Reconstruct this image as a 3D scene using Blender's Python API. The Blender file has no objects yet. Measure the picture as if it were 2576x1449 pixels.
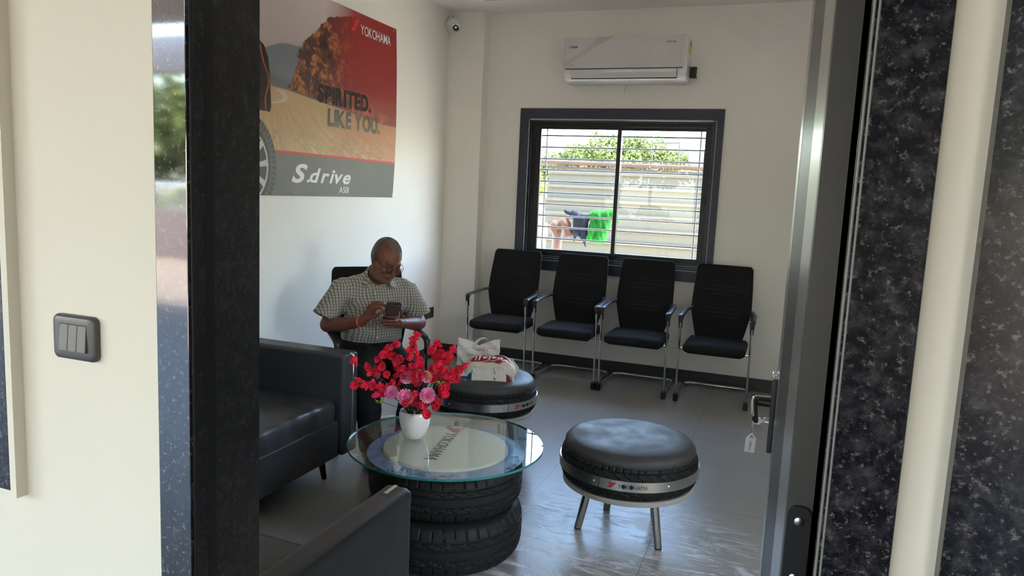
import bpy, bmesh, math, random
import numpy as np
from mathutils import Vector, Matrix, Euler
random.seed(7); rng = np.random.default_rng(7)
PI = math.pi
SC = bpy.context.scene
COL = SC.collection

# ------------------------------------------------------------ camera
YAW, PITCH, ROLL, FPX = 0.351455, 0.130078, 0.0457284, 1853.63
cy, sy, cp, sp = math.cos(YAW), math.sin(YAW), math.cos(PITCH), math.sin(PITCH)
fwd = Vector((-sy*cp, cy*cp, -sp)); rgt = Vector((cy, sy, 0)); up = rgt.cross(fwd)
r2 = rgt*math.cos(ROLL) + up*math.sin(ROLL); u2 = -rgt*math.sin(ROLL) + up*math.cos(ROLL)
cam_d = bpy.data.cameras.new('camera'); cam_o = bpy.data.objects.new('camera', cam_d); COL.objects.link(cam_o)
cam_o.matrix_world = Matrix(((r2.x, u2.x, -fwd.x, 0), (r2.y, u2.y, -fwd.y, 0), (r2.z, u2.z, -fwd.z, 1.5), (0, 0, 0, 1)))
cam_d.sensor_width = 36; cam_d.sensor_fit = 'HORIZONTAL'; cam_d.lens = 36*FPX/2576
cam_d.clip_start = .02; cam_d.clip_end = 300
SC.camera = cam_o

# ------------------------------------------------------------ sky, sun, exposure
w = bpy.data.worlds.new('sky'); SC.world = w; w.use_nodes = True
nt = w.node_tree; nt.nodes.clear()
wo = nt.nodes.new('ShaderNodeOutputWorld'); bg = nt.nodes.new('ShaderNodeBackground')
sk = nt.nodes.new('ShaderNodeTexSky'); sk.sky_type = 'NISHITA'; sk.sun_disc = False
sk.sun_elevation = math.radians(55); sk.sun_rotation = math.radians(90); sk.dust_density = 2.2; sk.air_density = 1.2
nt.links.new(sk.outputs[0], bg.inputs[0]); nt.links.new(bg.outputs[0], wo.inputs[0])
bg.inputs[1].default_value = 4.0
sun_d = bpy.data.lights.new('sun', 'SUN'); sun_d.energy = 16.0; sun_d.angle = math.radians(.6); sun_d.color = (1, .94, .84)
sun_o = bpy.data.objects.new('sun', sun_d); COL.objects.link(sun_o)
sun_o.rotation_euler = Vector((-.80, .03, -1.0)).to_track_quat('-Z', 'Y').to_euler()
SC.view_settings.view_transform = 'Standard'; SC.view_settings.look = 'None'
SC.view_settings.gamma = 1; SC.view_settings.use_curve_mapping = False
SC.view_settings.exposure = 0.40
SC.cycles.max_bounces = 12; SC.cycles.diffuse_bounces = 6; SC.cycles.glossy_bounces = 5
SC.cycles.transparent_max_bounces = 16; SC.cycles.caustics_reflective = False; SC.cycles.caustics_refractive = False
SC.cycles.sample_clamp_indirect = 6.0

# ------------------------------------------------------------ materials
def mat(name, col=(.5, .5, .5), rough=.5, metal=0, spec=.5, coat=0, emis=None, trans=0, ior=1.45, sheen=0):
    m = bpy.data.materials.new(name); m.use_nodes = True
    b = m.node_tree.nodes['Principled BSDF']
    b.inputs['Base Color'].default_value = (*col, 1); b.inputs['Roughness'].default_value = rough
    b.inputs['Metallic'].default_value = metal; b.inputs['Specular IOR Level'].default_value = spec
    b.inputs['Coat Weight'].default_value = coat; b.inputs['IOR'].default_value = ior
    b.inputs['Transmission Weight'].default_value = trans; b.inputs['Sheen Weight'].default_value = sheen
    return m
def N(m, t, **kw):
    n = m.node_tree.nodes.new(t)
    for k, v in kw.items(): setattr(n, k, v)
    return n
def L(m, a, b): m.node_tree.links.new(a, b)
def P(m): return m.node_tree.nodes['Principled BSDF']
def coords(m, kind='Object', scale=(1, 1, 1)):
    tc = N(m, 'ShaderNodeTexCoord'); mp = N(m, 'ShaderNodeMapping'); mp.inputs['Scale'].default_value = scale
    L(m, tc.outputs[kind], mp.inputs[0]); return mp.outputs[0]
def ramp(m, fac, stops):
    r = N(m, 'ShaderNodeValToRGB'); e = r.color_ramp.elements
    while len(e) < len(stops): e.new(.5)
    for i, (p_, c) in enumerate(stops): e[i].position = p_; e[i].color = (*c, 1) if len(c) == 3 else c
    L(m, fac, r.inputs[0]); return r.outputs[0]
def noise(m, vec, scale, detail=4, rough=.5, dist=0):
    n = N(m, 'ShaderNodeTexNoise'); n.inputs['Scale'].default_value = scale; n.inputs['Detail'].default_value = detail
    n.inputs['Roughness'].default_value = rough; n.inputs['Distortion'].default_value = dist
    L(m, vec, n.inputs['Vector']); return n.outputs[0]
def bump(m, h, strength=.2, dist=.002):
    b = N(m, 'ShaderNodeBump'); b.inputs['Strength'].default_value = strength; b.inputs['Distance'].default_value = dist
    L(m, h, b.inputs['Height']); L(m, b.outputs[0], P(m).inputs['Normal'])
def mix(m, f, a, b, bt='MIX'):
    x = N(m, 'ShaderNodeMix', data_type='RGBA', blend_type=bt)
    for i, v in ((0, f), (6, a), (7, b)):
        if hasattr(v, 'is_output'): L(m, v, x.inputs[i])
        elif i == 0: x.inputs[0].default_value = v
        else: x.inputs[i].default_value = (*v, 1)
    return x.outputs[2]
def math_(m, op, a, b=None, c=None):
    x = N(m, 'ShaderNodeMath', operation=op)
    for i, v in enumerate((a, b, c)):
        if v is None: continue
        if hasattr(v, 'is_output'): L(m, v, x.inputs[i])
        else: x.inputs[i].default_value = v
    return x.outputs[0]

def paint(name, col, var=.04, rough=.55):
    m = mat(name, col, rough, spec=.3); v = coords(m)
    n = noise(m, v, 2.2, 5, .6)
    c = mix(m, n, tuple(x*(1-var) for x in col), tuple(min(1, x*(1+var)) for x in col)); L(m, c, P(m).inputs['Base Color'])
    bump(m, noise(m, v, 60, 3), .05, .002); return m
M = {}
M['wall'] = paint('wall_paint', (.87, .845, .80))
M['outer'] = paint('outer_wall_paint', (.82, .775, .66), .05)
M['ceil'] = paint('ceiling_paint', (.90, .88, .85))
def granite(name, big=1.0, base=(.006, .006, .009), fleck=.22, rough=.12, ior=1.55):
    m = mat(name, base, rough, spec=.5, ior=ior); v = coords(m)
    n1 = noise(m, v, 46/big, 8, .70, .25); n2 = noise(m, v, 105/big, 7, .72); vo = N(m, 'ShaderNodeTexVoronoi'); vo.inputs['Scale'].default_value = 85/big
    L(m, v, vo.inputs['Vector'])
    c = ramp(m, n1, [(.0, base), (.44, base), (.55, (.020, .020, .026)), (.68, (.055, .053, .052))])
    f = ramp(m, n2, [(.0, (0, 0, 0)), (.55, (0, 0, 0)), (.66, (1, 1, 1))])
    c = mix(m, f, c, (fleck, fleck*.95, fleck*.85))
    f2 = ramp(m, vo.outputs['Distance'], [(.0, (1, 1, 1)), (.05, (1, 1, 1)), (.13, (0, 0, 0))])
    n3 = ramp(m, noise(m, v, 14/big, 3), [(.5, (0, 0, 0)), (.62, (1, 1, 1))])
    c = mix(m, mix(m, 1.0, f2, n3, 'MULTIPLY'), c, (fleck*1.6, fleck*1.35, fleck))
    L(m, c, P(m).inputs['Base Color']); bump(m, n2, .015, .0006); return m
M['granite'] = granite('black_granite', 1.0, (.005, .005, .008), .16, .22, 1.4)
M['granite_reveal'] = granite('black_granite_dull', 1.0, (.010, .010, .012), .10, .30)
M['granite_polish'] = granite('black_granite_polished', 1.0, (.008, .008, .010), .2, .035, 2.3)
M['granite_blue'] = granite('dark_blue_granite', .7, (.012, .020, .065), .04, .45)
M['skirt'] = mat('dark_skirting_tile', (.035, .036, .038), .35)
M['black_plastic'] = mat('black_plastic', (.018, .018, .02), .38)
M['arm_plastic'] = mat('arm_plastic', (.022, .023, .026), .32)
M['switch'] = mat('grey_switch_plastic', (.095, .09, .088), .33, metal=.25)
M['rocker'] = mat('grey_rocker_plastic', (.20, .185, .175), .45)
M['chrome'] = mat('chrome', (.75, .76, .78), .12, metal=1)
M['brushed'] = mat('brushed_steel', (.62, .62, .62), .28, metal=1)
M['alu'] = mat('aluminium', (.55, .53, .50), .3, metal=.9)
M['alu_dark'] = mat('dark_aluminium', (.10, .098, .095), .4, metal=.6)
M['alu_black'] = mat('black_aluminium', (.012, .012, .016), .35)
M['white_plastic'] = mat('white_plastic', (.80, .80, .80), .3)
M['white_gloss'] = mat('white_glazed_ceramic', (.82, .78, .72), .12)
M['rubber_foot'] = mat('rubber_foot', (.012, .012, .012), .6)
M['bars'] = mat('light_grey_painted_bar', (.24, .25, .27), .45)
M['silver'] = mat('silver_trim', (.7, .72, .75), .2, metal=.8)
M['red_print'] = mat('red_print', (.55, .02, .035), .45)
M['black_print'] = mat('black_print', (.008, .008, .01), .5)
M['white_print'] = mat('white_print', (.78, .76, .76), .5)
M['green_print'] = mat('dark_green_print', (.045, .052, .034), .5)
M['green_print2'] = mat('olive_green_print', (.10, .12, .07), .5)
M['dark_print'] = mat('charcoal_print', (.020, .018, .016), .6, spec=.2)
M['blue_print'] = mat('blue_print', (.03, .06, .35), .4)
M['grey_print'] = mat('grey_print', (.12, .12, .13), .5)
M['stone_post'] = paint('brown_post', (.13, .07, .055), .3)
M['red_pink'] = mat('red_fabric_petal', (.80, .010, .055), .8, sheen=.2, spec=.2)
M['stem'] = mat('dark_brown_stem', (.05, .018, .012), .7)
M['leaf_dark'] = mat('dark_leaf', (.02, .04, .015), .6)
M['yellow'] = mat('yellow_stamen', (.65, .55, .02), .6)
# fabric
def fabric(name, col, sc=900, st=.3, rough=.85):
    m = mat(name, col, rough, spec=.25); v = coords(m); n = noise(m, v, sc, 2)
    c = mix(m, n, tuple(x*.7 for x in col), tuple(x*1.3 for x in col)); L(m, c, P(m).inputs['Base Color']); bump(m, n, st, .001); return m
M['mesh_fabric'] = fabric('black_mesh_fabric', (.010, .010, .012))
M['seat_fabric'] = fabric('black_seat_fabric', (.012, .012, .014))
def leather(name, col, rough=.38, sc=260):
    m = mat(name, col, rough, spec=.5); v = coords(m)
    vo = N(m, 'ShaderNodeTexVoronoi'); vo.inputs['Scale'].default_value = sc; L(m, v, vo.inputs['Vector'])
    w_ = noise(m, v, 7, 4, .6); r = ramp(m, w_, [(.3, (rough*.8,)*3), (.7, (rough*1.25,)*3)]); L(m, r, P(m).inputs['Roughness'])
    h = math_(m, 'ADD', math_(m, 'MULTIPLY', vo.outputs['Distance'], .35), math_(m, 'MULTIPLY', w_, 2.0)); bump(m, h, .12, .003); return m
M['leather'] = leather('black_leatherette', (.045, .048, .053))
M['cushion'] = leather('grey_leatherette', (.045, .045, .047), .52)
M['rubber'] = mat('tyre_rubber', (.011, .011, .011), .62, spec=.35)
# floor tiles
def floor_mat():
    m = mat('grey_floor_tile', (.2, .2, .2), .3, spec=.5)
    tc = N(m, 'ShaderNodeTexCoord'); sx = N(m, 'ShaderNodeSeparateXYZ'); L(m, tc.outputs['Object'], sx.inputs[0])
    def line(o, off, size):
        f = math_(m, 'FRACT', math_(m, 'DIVIDE', math_(m, 'SUBTRACT', o, off), size))
        a = math_(m, 'ABSOLUTE', math_(m, 'SUBTRACT', f, .5)); return math_(m, 'GREATER_THAN', a, .5-.0016/size)
    g = math_(m, 'MAXIMUM', line(sx.outputs[0], -1.08-.64*20, .64), line(sx.outputs[1], 2.95-.64*20, .64))
    n = noise(m, tc.outputs['Object'], 3, 6, .65); n2 = noise(m, tc.outputs['Object'], 25, 5, .7)
    c = mix(m, n, (.235, .23, .213), (.31, .302, .285)); c = mix(m, math_(m, 'MULTIPLY', n2, .35), c, (.29, .285, .27))
    # dried mop smears, arcs and streaks over part of the floor
    mp = N(m, 'ShaderNodeMapping'); mp.inputs['Scale'].default_value = (1.0, 4.5, 1); mp.inputs['Rotation'].default_value = (0, 0, .55); L(m, tc.outputs['Object'], mp.inputs[0])
    s1 = noise(m, mp.outputs[0], 3.2, 9, .72, 2.2)
    mp2 = N(m, 'ShaderNodeMapping'); mp2.inputs['Scale'].default_value = (5, 1.2, 1); mp2.inputs['Rotation'].default_value = (0, 0, -.4); L(m, tc.outputs['Object'], mp2.inputs[0])
    s2 = noise(m, mp2.outputs[0], 2.6, 9, .75, 1.6)
    s = math_(m, 'MAXIMUM', ramp(m, s1, [(.50, (0, 0, 0)), (.60, (1, 1, 1))]), ramp(m, s2, [(.54, (0, 0, 0)), (.70, (.8, .8, .8))]))
    # patch region (elliptical) around the wiped area
    dx = math_(m, 'DIVIDE', math_(m, 'ADD', sx.outputs[0], .62), .85); dy = math_(m, 'DIVIDE', math_(m, 'SUBTRACT', sx.outputs[1], 2.85), .80)
    d = math_(m, 'ADD', math_(m, 'MULTIPLY', dx, dx), math_(m, 'MULTIPLY', dy, dy))
    mr = N(m, 'ShaderNodeMapRange'); mr.inputs[1].default_value = .25; mr.inputs[2].default_value = 1.1; mr.inputs[3].default_value = 1; mr.inputs[4].default_value = 0; L(m, d, mr.inputs[0])
    s = math_(m, 'MULTIPLY', s, mr.outputs[0])
    c = mix(m, math_(m, 'MULTIPLY', s, .8), c, (.78, .82, .88))
    c = mix(m, g, c, (.11, .11, .105)); L(m, c, P(m).inputs['Base Color'])
    r = math_(m, 'ADD', math_(m, 'ADD', .24, math_(m, 'MULTIPLY', n2, .14)), math_(m, 'MULTIPLY', s, .18)); L(m, r, P(m).inputs['Roughness'])
    bump(m, math_(m, 'SUBTRACT', math_(m, 'MULTIPLY', n2, .15), g), .15, .002); return m
M['floor'] = floor_mat()
def thin_glass(name, tint=(.95, .97, .97), refl=1.0, milk=0.0, ior=1.5, rough=0.0):
    m = bpy.data.materials.new(name); m.use_nodes = True; t = m.node_tree; t.nodes.clear()
    o = t.nodes.new('ShaderNodeOutputMaterial'); tr = t.nodes.new('ShaderNodeBsdfTransparent'); gl = t.nodes.new('ShaderNodeBsdfGlossy')
    lw = t.nodes.new('ShaderNodeLayerWeight'); lw.inputs[0].default_value = .5; mx = t.nodes.new('ShaderNodeMixShader'); r0 = ((ior-1)/(ior+1))**2
    pw = t.nodes.new('ShaderNodeMath'); pw.operation = 'POWER'; pw.inputs[1].default_value = 5; t.links.new(lw.outputs['Facing'], pw.inputs[0])
    fr = t.nodes.new('ShaderNodeMath'); fr.operation = 'MULTIPLY_ADD'; fr.inputs[1].default_value = 1-r0; fr.inputs[2].default_value = r0; t.links.new(pw.outputs[0], fr.inputs[0])
    tr.inputs[0].default_value = (*tint, 1); gl.inputs[0].default_value = (refl, refl, refl, 1); gl.inputs[1].default_value = rough
    t.links.new(fr.outputs[0], mx.inputs[0]); t.links.new(tr.outputs[0], mx.inputs[1]); t.links.new(gl.outputs[0], mx.inputs[2])
    last = mx
    if milk > 0:
        df = t.nodes.new('ShaderNodeBsdfDiffuse'); df.inputs[0].default_value = (.8, .8, .78, 1); m2 = t.nodes.new('ShaderNodeMixShader'); m2.inputs[0].default_value = milk
        t.links.new(mx.outputs[0], m2.inputs[1]); t.links.new(df.outputs[0], m2.inputs[2]); last = m2
    t.links.new(last.outputs[0], o.inputs[0]); return m
M['pane'] = thin_glass('window_glass', (.93, .95, .95), .6, .008)
M['table_glass'] = thin_glass('clear_table_glass', (.95, .99, .985), 1, .0, 1.75)
M['glass_edge'] = mat('green_glass_edge', (.03, .22, .20), .1, spec=.8)
M['lens'] = thin_glass('spectacle_lens', (.95, .95, .95))
M['film'] = thin_glass('plastic_film', (.93, .92, .92), .9, .06, 1.4, .12)

# vertex-colour material
def vcol_mat(name, rough=.5, spec=.4, sheen=0, bumpsc=None):
    m = mat(name, (.5, .5, .5), rough, spec=spec, sheen=sheen)
    a = N(m, 'ShaderNodeVertexColor'); a.layer_name = 'Col'; L(m, a.outputs[0], P(m).inputs['Base Color'])
    if bumpsc: bump(m, noise(m, coords(m), bumpsc, 3), .25, .002)
    return m

# ------------------------------------------------------------ mesh helpers
def smooth_angle(me, ang=40):
    me.polygons.foreach_set('use_smooth', [True]*len(me.polygons))
    try: me.set_sharp_from_angle(angle=math.radians(ang))
    except Exception: pass
def link_mesh(name, verts, faces, m, parent=None, smooth=40, slots=None, wn=False):
    me = bpy.data.meshes.new(name); me.from_pydata([tuple(map(float, v)) for v in verts], [], [tuple(map(int, f)) for f in faces]); me.update()
    for x in (m if isinstance(m, (list, tuple)) else [m]): me.materials.append(M[x] if isinstance(x, str) else x)
    if slots is not None: me.polygons.foreach_set('material_index', list(slots))
    if smooth: smooth_angle(me, smooth)
    o = bpy.data.objects.new(name, me); COL.objects.link(o)
    if parent: o.parent = parent
    if wn: md = o.modifiers.new('wn', 'WEIGHTED_NORMAL'); md.keep_sharp = True; md.weight = 100
    return o
def tag(o, label=None, cat=None, group=None, kind=None):
    if label: o['label'] = label
    if cat: o['category'] = cat
    if group: o['group'] = group
    if kind: o['kind'] = kind
    return o
def thing(name, label, cat, loc=(0, 0, 0), rz=0, group=None, kind=None):
    o = bpy.data.objects.new(name, None); COL.objects.link(o); o.location = loc; o.rotation_euler = (0, 0, rz)
    o.empty_display_size = .05
    return tag(o, label, cat, group, kind)
def children(o): return [c for c in bpy.data.objects if c.parent == o]
def copy_tree(o, parent=None):
    c = o.copy(); COL.objects.link(c); c.parent = parent
    for ch in children(o): copy_tree(ch, c)
    return c

class MB:
    def __init__(s): s.v = []; s.f = []; s.s = []; s.slot = 0; s.wn = False
    def add(s, vs, fs):
        n = len(s.v); s.v += [Vector(v) for v in vs]; s.f += [tuple(i+n for i in f) for f in fs]; s.s += [s.slot]*len(fs); return s
    def box(s, c, d, rot=None, bev=0, seg=2):
        bm = bmesh.new(); bmesh.ops.create_cube(bm, size=1)
        bmesh.ops.scale(bm, vec=d, verts=bm.verts)
        if bev: s.wn = True
        if bev: bmesh.ops.bevel(bm, geom=list(bm.edges), offset=bev, segments=seg, profile=.5, affect='EDGES')
        return s.bm(bm, c, rot)
    def bm(s, bm, c=(0, 0, 0), rot=None):
        R = (rot if isinstance(rot, Matrix) else Euler(rot).to_matrix()) if rot is not None else Matrix.Identity(3)
        bm.verts.index_update(); vs = [R @ v.co + Vector(c) for v in bm.verts]; fs = [[v.index for v in f.verts] for f in bm.faces]
        bm.free(); return s.add(vs, fs)
    def b2(s, lo, hi, bev=0, seg=2):
        lo, hi = Vector(lo), Vector(hi); return s.box((lo+hi)/2, hi-lo, None, bev, seg)
    def tube(s, pts, r, n=12, closed=False, cap=True, sq=None):
        pts = [Vector(p_) for p_ in pts]; k = len(pts); rs = r if isinstance(r, (list, tuple)) else [r]*k
        vs = []; prev = None
        for i, p_ in enumerate(pts):
            a = pts[(i-1) % k] if (closed or i > 0) else pts[i]; b = pts[(i+1) % k] if (closed or i < k-1) else pts[i]
            t = (b-a).normalized()
            if prev is None:
                x = t.orthogonal().normalized() if sq is None else (Vector(sq)-t*t.dot(Vector(sq))).normalized()
            else: x = (prev-t*prev.dot(t)).normalized()
            prev = x; y = t.cross(x)
            for j in range(n):
                an = 2*PI*j/n; rr = rs[i]
                if isinstance(rr, tuple): vs.append(p_+x*math.cos(an)*rr[0]+y*math.sin(an)*rr[1])
                else: vs.append(p_+(x*math.cos(an)+y*math.sin(an))*rr)
        fs = [[i*n+j, i*n+(j+1) % n, ((i+1) % k)*n+(j+1) % n, ((i+1) % k)*n+j] for i in range(k if closed else k-1) for j in range(n)]
        if cap and not closed: fs += [list(range(n))[::-1], [(k-1)*n+j for j in range(n)]]
        return s.add(vs, fs)
    def lathe(s, prof, n=48, c=(0, 0, 0), capt=True, capb=True, rot=None):
        vs = []; R = Euler(rot).to_matrix() if rot else Matrix.Identity(3)
        for r, z in prof:
            for j in range(n): a = 2*PI*j/n; vs.append(R @ Vector((r*math.cos(a), r*math.sin(a), z))+Vector(c))
        k = len(prof); fs = [[i*n+j, i*n+(j+1) % n, (i+1)*n+(j+1) % n, (i+1)*n+j] for i in range(k-1) for j in range(n)]
        if capb: fs.append(list(range(n))[::-1])
        if capt: fs.append([(k-1)*n+j for j in range(n)])
        return s.add(vs, fs)
    def prism(s, poly, z0, z1, fn=None):
        n = len(poly); fn = fn or (lambda x, y, z: (x, y, z))
        vs = [fn(x, y, z0) for x, y in poly]+[fn(x, y, z1) for x, y in poly]
        fs = [list(range(n))[::-1], list(range(n, 2*n))]+[[i, (i+1) % n, n+(i+1) % n, n+i] for i in range(n)]
        return s.add(vs, fs)
    def build(s, name, m, parent=None, smooth=40):
        return link_mesh(name, s.v, s.f, m, parent, smooth, s.s if any(s.s) else None, s.wn)
def rrect(w, h, r, n=6, cx=0, cy_=0):
    out = []
    for qx, qy, a0 in ((1, 1, 0), (-1, 1, 90), (-1, -1, 180), (1, -1, 270)):
        for i in range(n+1):
            a = math.radians(a0+90*i/n); out.append((cx+qx*(w/2-r)+r*math.cos(a), cy_+qy*(h/2-r)+r*math.sin(a)))
    return out
def bezier(pts, n=24):
    """Catmull-Rom through the points"""
    P_ = [Vector(p_) for p_ in pts]; P_ = [P_[0]*2-P_[1]]+P_+[P_[-1]*2-P_[-2]]; out = []
    for i in range(1, len(P_)-2):
        for k in range(n):
            t = k/n; a, b, c, d = P_[i-1:i+3]
            out.append(.5*((2*b)+(c-a)*t+(2*a-5*b+4*c-d)*t*t+(3*b-a-3*c+d)*t**3))
    out.append(P_[-2]); return out
def fillet(pts, r, n=6):
    P_ = [Vector(p_) for p_ in pts]; out = [P_[0]]
    for i in range(1, len(P_)-1):
        a, b, c = P_[i-1], P_[i], P_[i+1]; u = (a-b).normalized(); v = (c-b).normalized(); rr = min(r, (a-b).length*.45, (c-b).length*.45)
        p0 = b+u*rr; p1 = b+v*rr
        for k in range(n+1): t = k/n; out.append(p0*(1-t)**2+b*2*t*(1-t)+p1*t*t)
    out.append(P_[-1]); return out

# text as flat mesh data, normalised into a box of width w, height h (x right, y up)
_glyph = {}
def glyph(ch, bold, shear):
    k = (ch, bold, shear)
    if k not in _glyph:
        cu = bpy.data.curves.new('t', 'FONT'); cu.body = ch; cu.size = 1; cu.offset = bold; cu.shear = shear; cu.resolution_u = 4; cu.fill_mode = 'FRONT'
        o = bpy.data.objects.new('t', cu); COL.objects.link(o); dg = bpy.context.evaluated_depsgraph_get(); e = o.evaluated_get(dg); me = e.to_mesh()
        v = np.array([x.co[:2] for x in me.vertices]); f = [tuple(p_.vertices) for p_ in me.polygons]; e.to_mesh_clear()
        bpy.data.objects.remove(o); bpy.data.curves.remove(cu); _glyph[k] = (v, f)
    return _glyph[k]
def text_geo(s, wd, ht, bold=0.0, shear=0.0, space=1.0, boxes=None):
    """letters laid side by side, fitted into a box wd x ht (x right, y up)"""
    V = []; F = []; x = 0; bx = []
    for ch in s:
        if ch == ' ': x += .22; continue
        v, f = glyph(ch, bold, shear); lo = v[:, 0].min(); wdt = v[:, 0].max()-lo; n = len(V)
        V += [(a-lo+x, b) for a, b in v]; F += [tuple(i+n for i in q) for q in f]; bx.append((x, x+wdt)); x += wdt+.07*space-(shear*.12)
    v = np.array(V); lo = v.min(0); hi = v.max(0); v[:, 0] = (v[:, 0]-lo[0])/(hi[0]-lo[0])*wd; v[:, 1] = (v[:, 1]-lo[1])/(hi[1]-lo[1])*ht
    if boxes is not None: boxes += [((a-lo[0])/(hi[0]-lo[0])*wd, (b-lo[0])/(hi[0]-lo[0])*wd) for a, b in bx]
    return v, F
def ymark(wd, ht, stripes=True):
    """the winged Y mark as separate slanted bars; returns list of polygons in (0..w, 0..h)"""
    polys = []
    # left arm: bars slanting from the upper left down to the middle; right arm: solid wedge
    n = 5
    for i in range(n):
        a = i/n; b = (i+.72)/n
        polys.append([(0+.36*a, 1), (0+.36*b, 1), (.30+.36*b, .5), (.30+.36*a, .5)])
        polys.append([(.30+.36*a, .5), (.30+.36*b, .5), (.0+.36*b, 0), (.0+.36*a, 0)])
    polys.append([(.46, .62), (.55, 1), (1.0, 1), (.42, 0), (.12, 0), (.52, .5)])
    return [[(x*wd, y*ht) for x, y in q] for q in polys]
def flat_obj(name, v2, faces, m, fn, parent=None):
    return link_mesh(name, [fn(x, y) for x, y in v2], faces, m, parent, 0)
def polys_obj(name, polys, m, fn, parent=None):
    v = []; f = []
    for q in polys: f.append(list(range(len(v), len(v)+len(q)))); v += q
    return flat_obj(name, v, f, m, fn, parent)

# ------------------------------------------------------------ implicit surfaces (smooth unions -> surface nets)
def smin(a, b, k):
    if k <= 0: return np.minimum(a, b)
    h = np.clip(.5+.5*(b-a)/k, 0, 1); return b*(1-h)+a*h-k*h*(1-h)
def smax(a, b, k): return -smin(-a, -b, k)
class SDF:
    def __init__(s, lo, hi, h):
        s.lo = np.array(lo, float); s.h = h; s.n = np.ceil((np.array(hi)-s.lo)/h).astype(int)+1
        s.D = np.full(s.n, 1.0, np.float32); s.ax = [s.lo[i]+h*np.arange(s.n[i]) for i in range(3)]
    def region(s, lo, hi, pad):
        sl = []
        for i in range(3):
            a = int(np.floor((lo[i]-pad-s.lo[i])/s.h)); b = int(np.ceil((hi[i]+pad-s.lo[i])/s.h))+1
            sl.append(slice(max(0, a), max(0, min(s.n[i], b))))
        g = [s.ax[i][sl[i]].astype(np.float32) for i in range(3)]
        return tuple(sl), g[0][:, None, None], g[1][None, :, None], g[2][None, None, :]
    def _op(s, sl, d, k, op):
        A = s.D[sl]
        if op == 'add': s.D[sl] = smin(A, d, k)
        elif op == 'sub': s.D[sl] = smax(A, -d, k)
    def cap(s, a, b, ra, rb=None, k=.02, op='add'):
        a = np.array(a, float); b = np.array(b, float); rb = ra if rb is None else rb; r = max(ra, rb)
        sl, X, Y, Z = s.region(np.minimum(a, b)-r, np.maximum(a, b)+r, k+3*s.h)
        d = b-a; L2 = max(float(d@d), 1e-12)
        t = np.clip(((X-a[0])*d[0]+(Y-a[1])*d[1]+(Z-a[2])*d[2])/L2, 0, 1)
        q = np.sqrt((X-a[0]-t*d[0])**2+(Y-a[1]-t*d[1])**2+(Z-a[2]-t*d[2])**2)-(ra+(rb-ra)*t)
        s._op(sl, q, k, op); return s
    def chain(s, pts, rs, k=.01):
        for i in range(len(pts)-1): s.cap(pts[i], pts[i+1], rs[i], rs[i+1], k if i == 0 else .004)
        return s
    def cone(s, a, b, ra, rb, k=.01, op='add'):
        a = np.array(a, float); b = np.array(b, float); r = max(ra, rb)
        sl, X, Y, Z = s.region(np.minimum(a, b)-r, np.maximum(a, b)+r, k+3*s.h)
        d = b-a; Ln = np.linalg.norm(d); d = d/Ln
        t = (X-a[0])*d[0]+(Y-a[1])*d[1]+(Z-a[2])*d[2]
        q = np.sqrt(np.maximum(0, (X-a[0]-t*d[0])**2+(Y-a[1]-t*d[1])**2+(Z-a[2]-t*d[2])**2))
        dd = q-(ra+(rb-ra)*np.clip(t/Ln, 0, 1)); dd = np.maximum(dd, np.maximum(-t-.0*Ln, t-Ln)); s._op(sl, dd, k, op); return s
    def ell(s, c, r, R=None, k=.02, op='add'):
        c = np.array(c, float); r = np.array(r, float); m = r.max() if R is not None else None
        e = r if R is None else np.full(3, m)
        sl, X, Y, Z = s.region(c-e, c+e, k+3*s.h); X = X-c[0]; Y = Y-c[1]; Z = Z-c[2]
        if R is not None:
            R = np.array(R); X, Y, Z = (R[0, 0]*X+R[1, 0]*Y+R[2, 0]*Z), (R[0, 1]*X+R[1, 1]*Y+R[2, 1]*Z), (R[0, 2]*X+R[1, 2]*Y+R[2, 2]*Z)
        k0 = np.sqrt((X/r[0])**2+(Y/r[1])**2+(Z/r[2])**2); k1 = np.sqrt((X/r[0]**2)**2+(Y/r[1]**2)**2+(Z/r[2]**2)**2)+1e-9
        s._op(sl, k0*(k0-1)/k1, k, op); return s
    def box(s, c, hs, rad=0., R=None, k=.01, op='add'):
        c = np.array(c, float); hs = np.array(hs, float); e = hs if R is None else np.full(3, np.linalg.norm(hs))
        sl, X, Y, Z = s.region(c-e, c+e, k+3*s.h); X = X-c[0]; Y = Y-c[1]; Z = Z-c[2]
        if R is not None:
            R = np.array(R); X, Y, Z = (R[0, 0]*X+R[1, 0]*Y+R[2, 0]*Z), (R[0, 1]*X+R[1, 1]*Y+R[2, 1]*Z), (R[0, 2]*X+R[1, 2]*Y+R[2, 2]*Z)
        qx, qy, qz = np.abs(X)-hs[0]+rad, np.abs(Y)-hs[1]+rad, np.abs(Z)-hs[2]+rad
        d = np.sqrt(np.maximum(qx, 0)**2+np.maximum(qy, 0)**2+np.maximum(qz, 0)**2)+np.minimum(np.maximum(qx, np.maximum(qy, qz)), 0)-rad
        s._op(sl, d, k, op); return s
    def plane_cut(s, nrm, off, k=.0):   # keep where n.x <= off
        sl, X, Y, Z = s.region([-9]*3, [9]*3, 0); s.D = smax(s.D, (X*nrm[0]+Y*nrm[1]+Z*nrm[2]-off).astype(np.float32), k); return s
    def disp(s, fn):
        sl, X, Y, Z = s.region([-9]*3, [9]*3, 0); s.D = s.D+fn(X, Y, Z).astype(np.float32); return s
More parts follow.
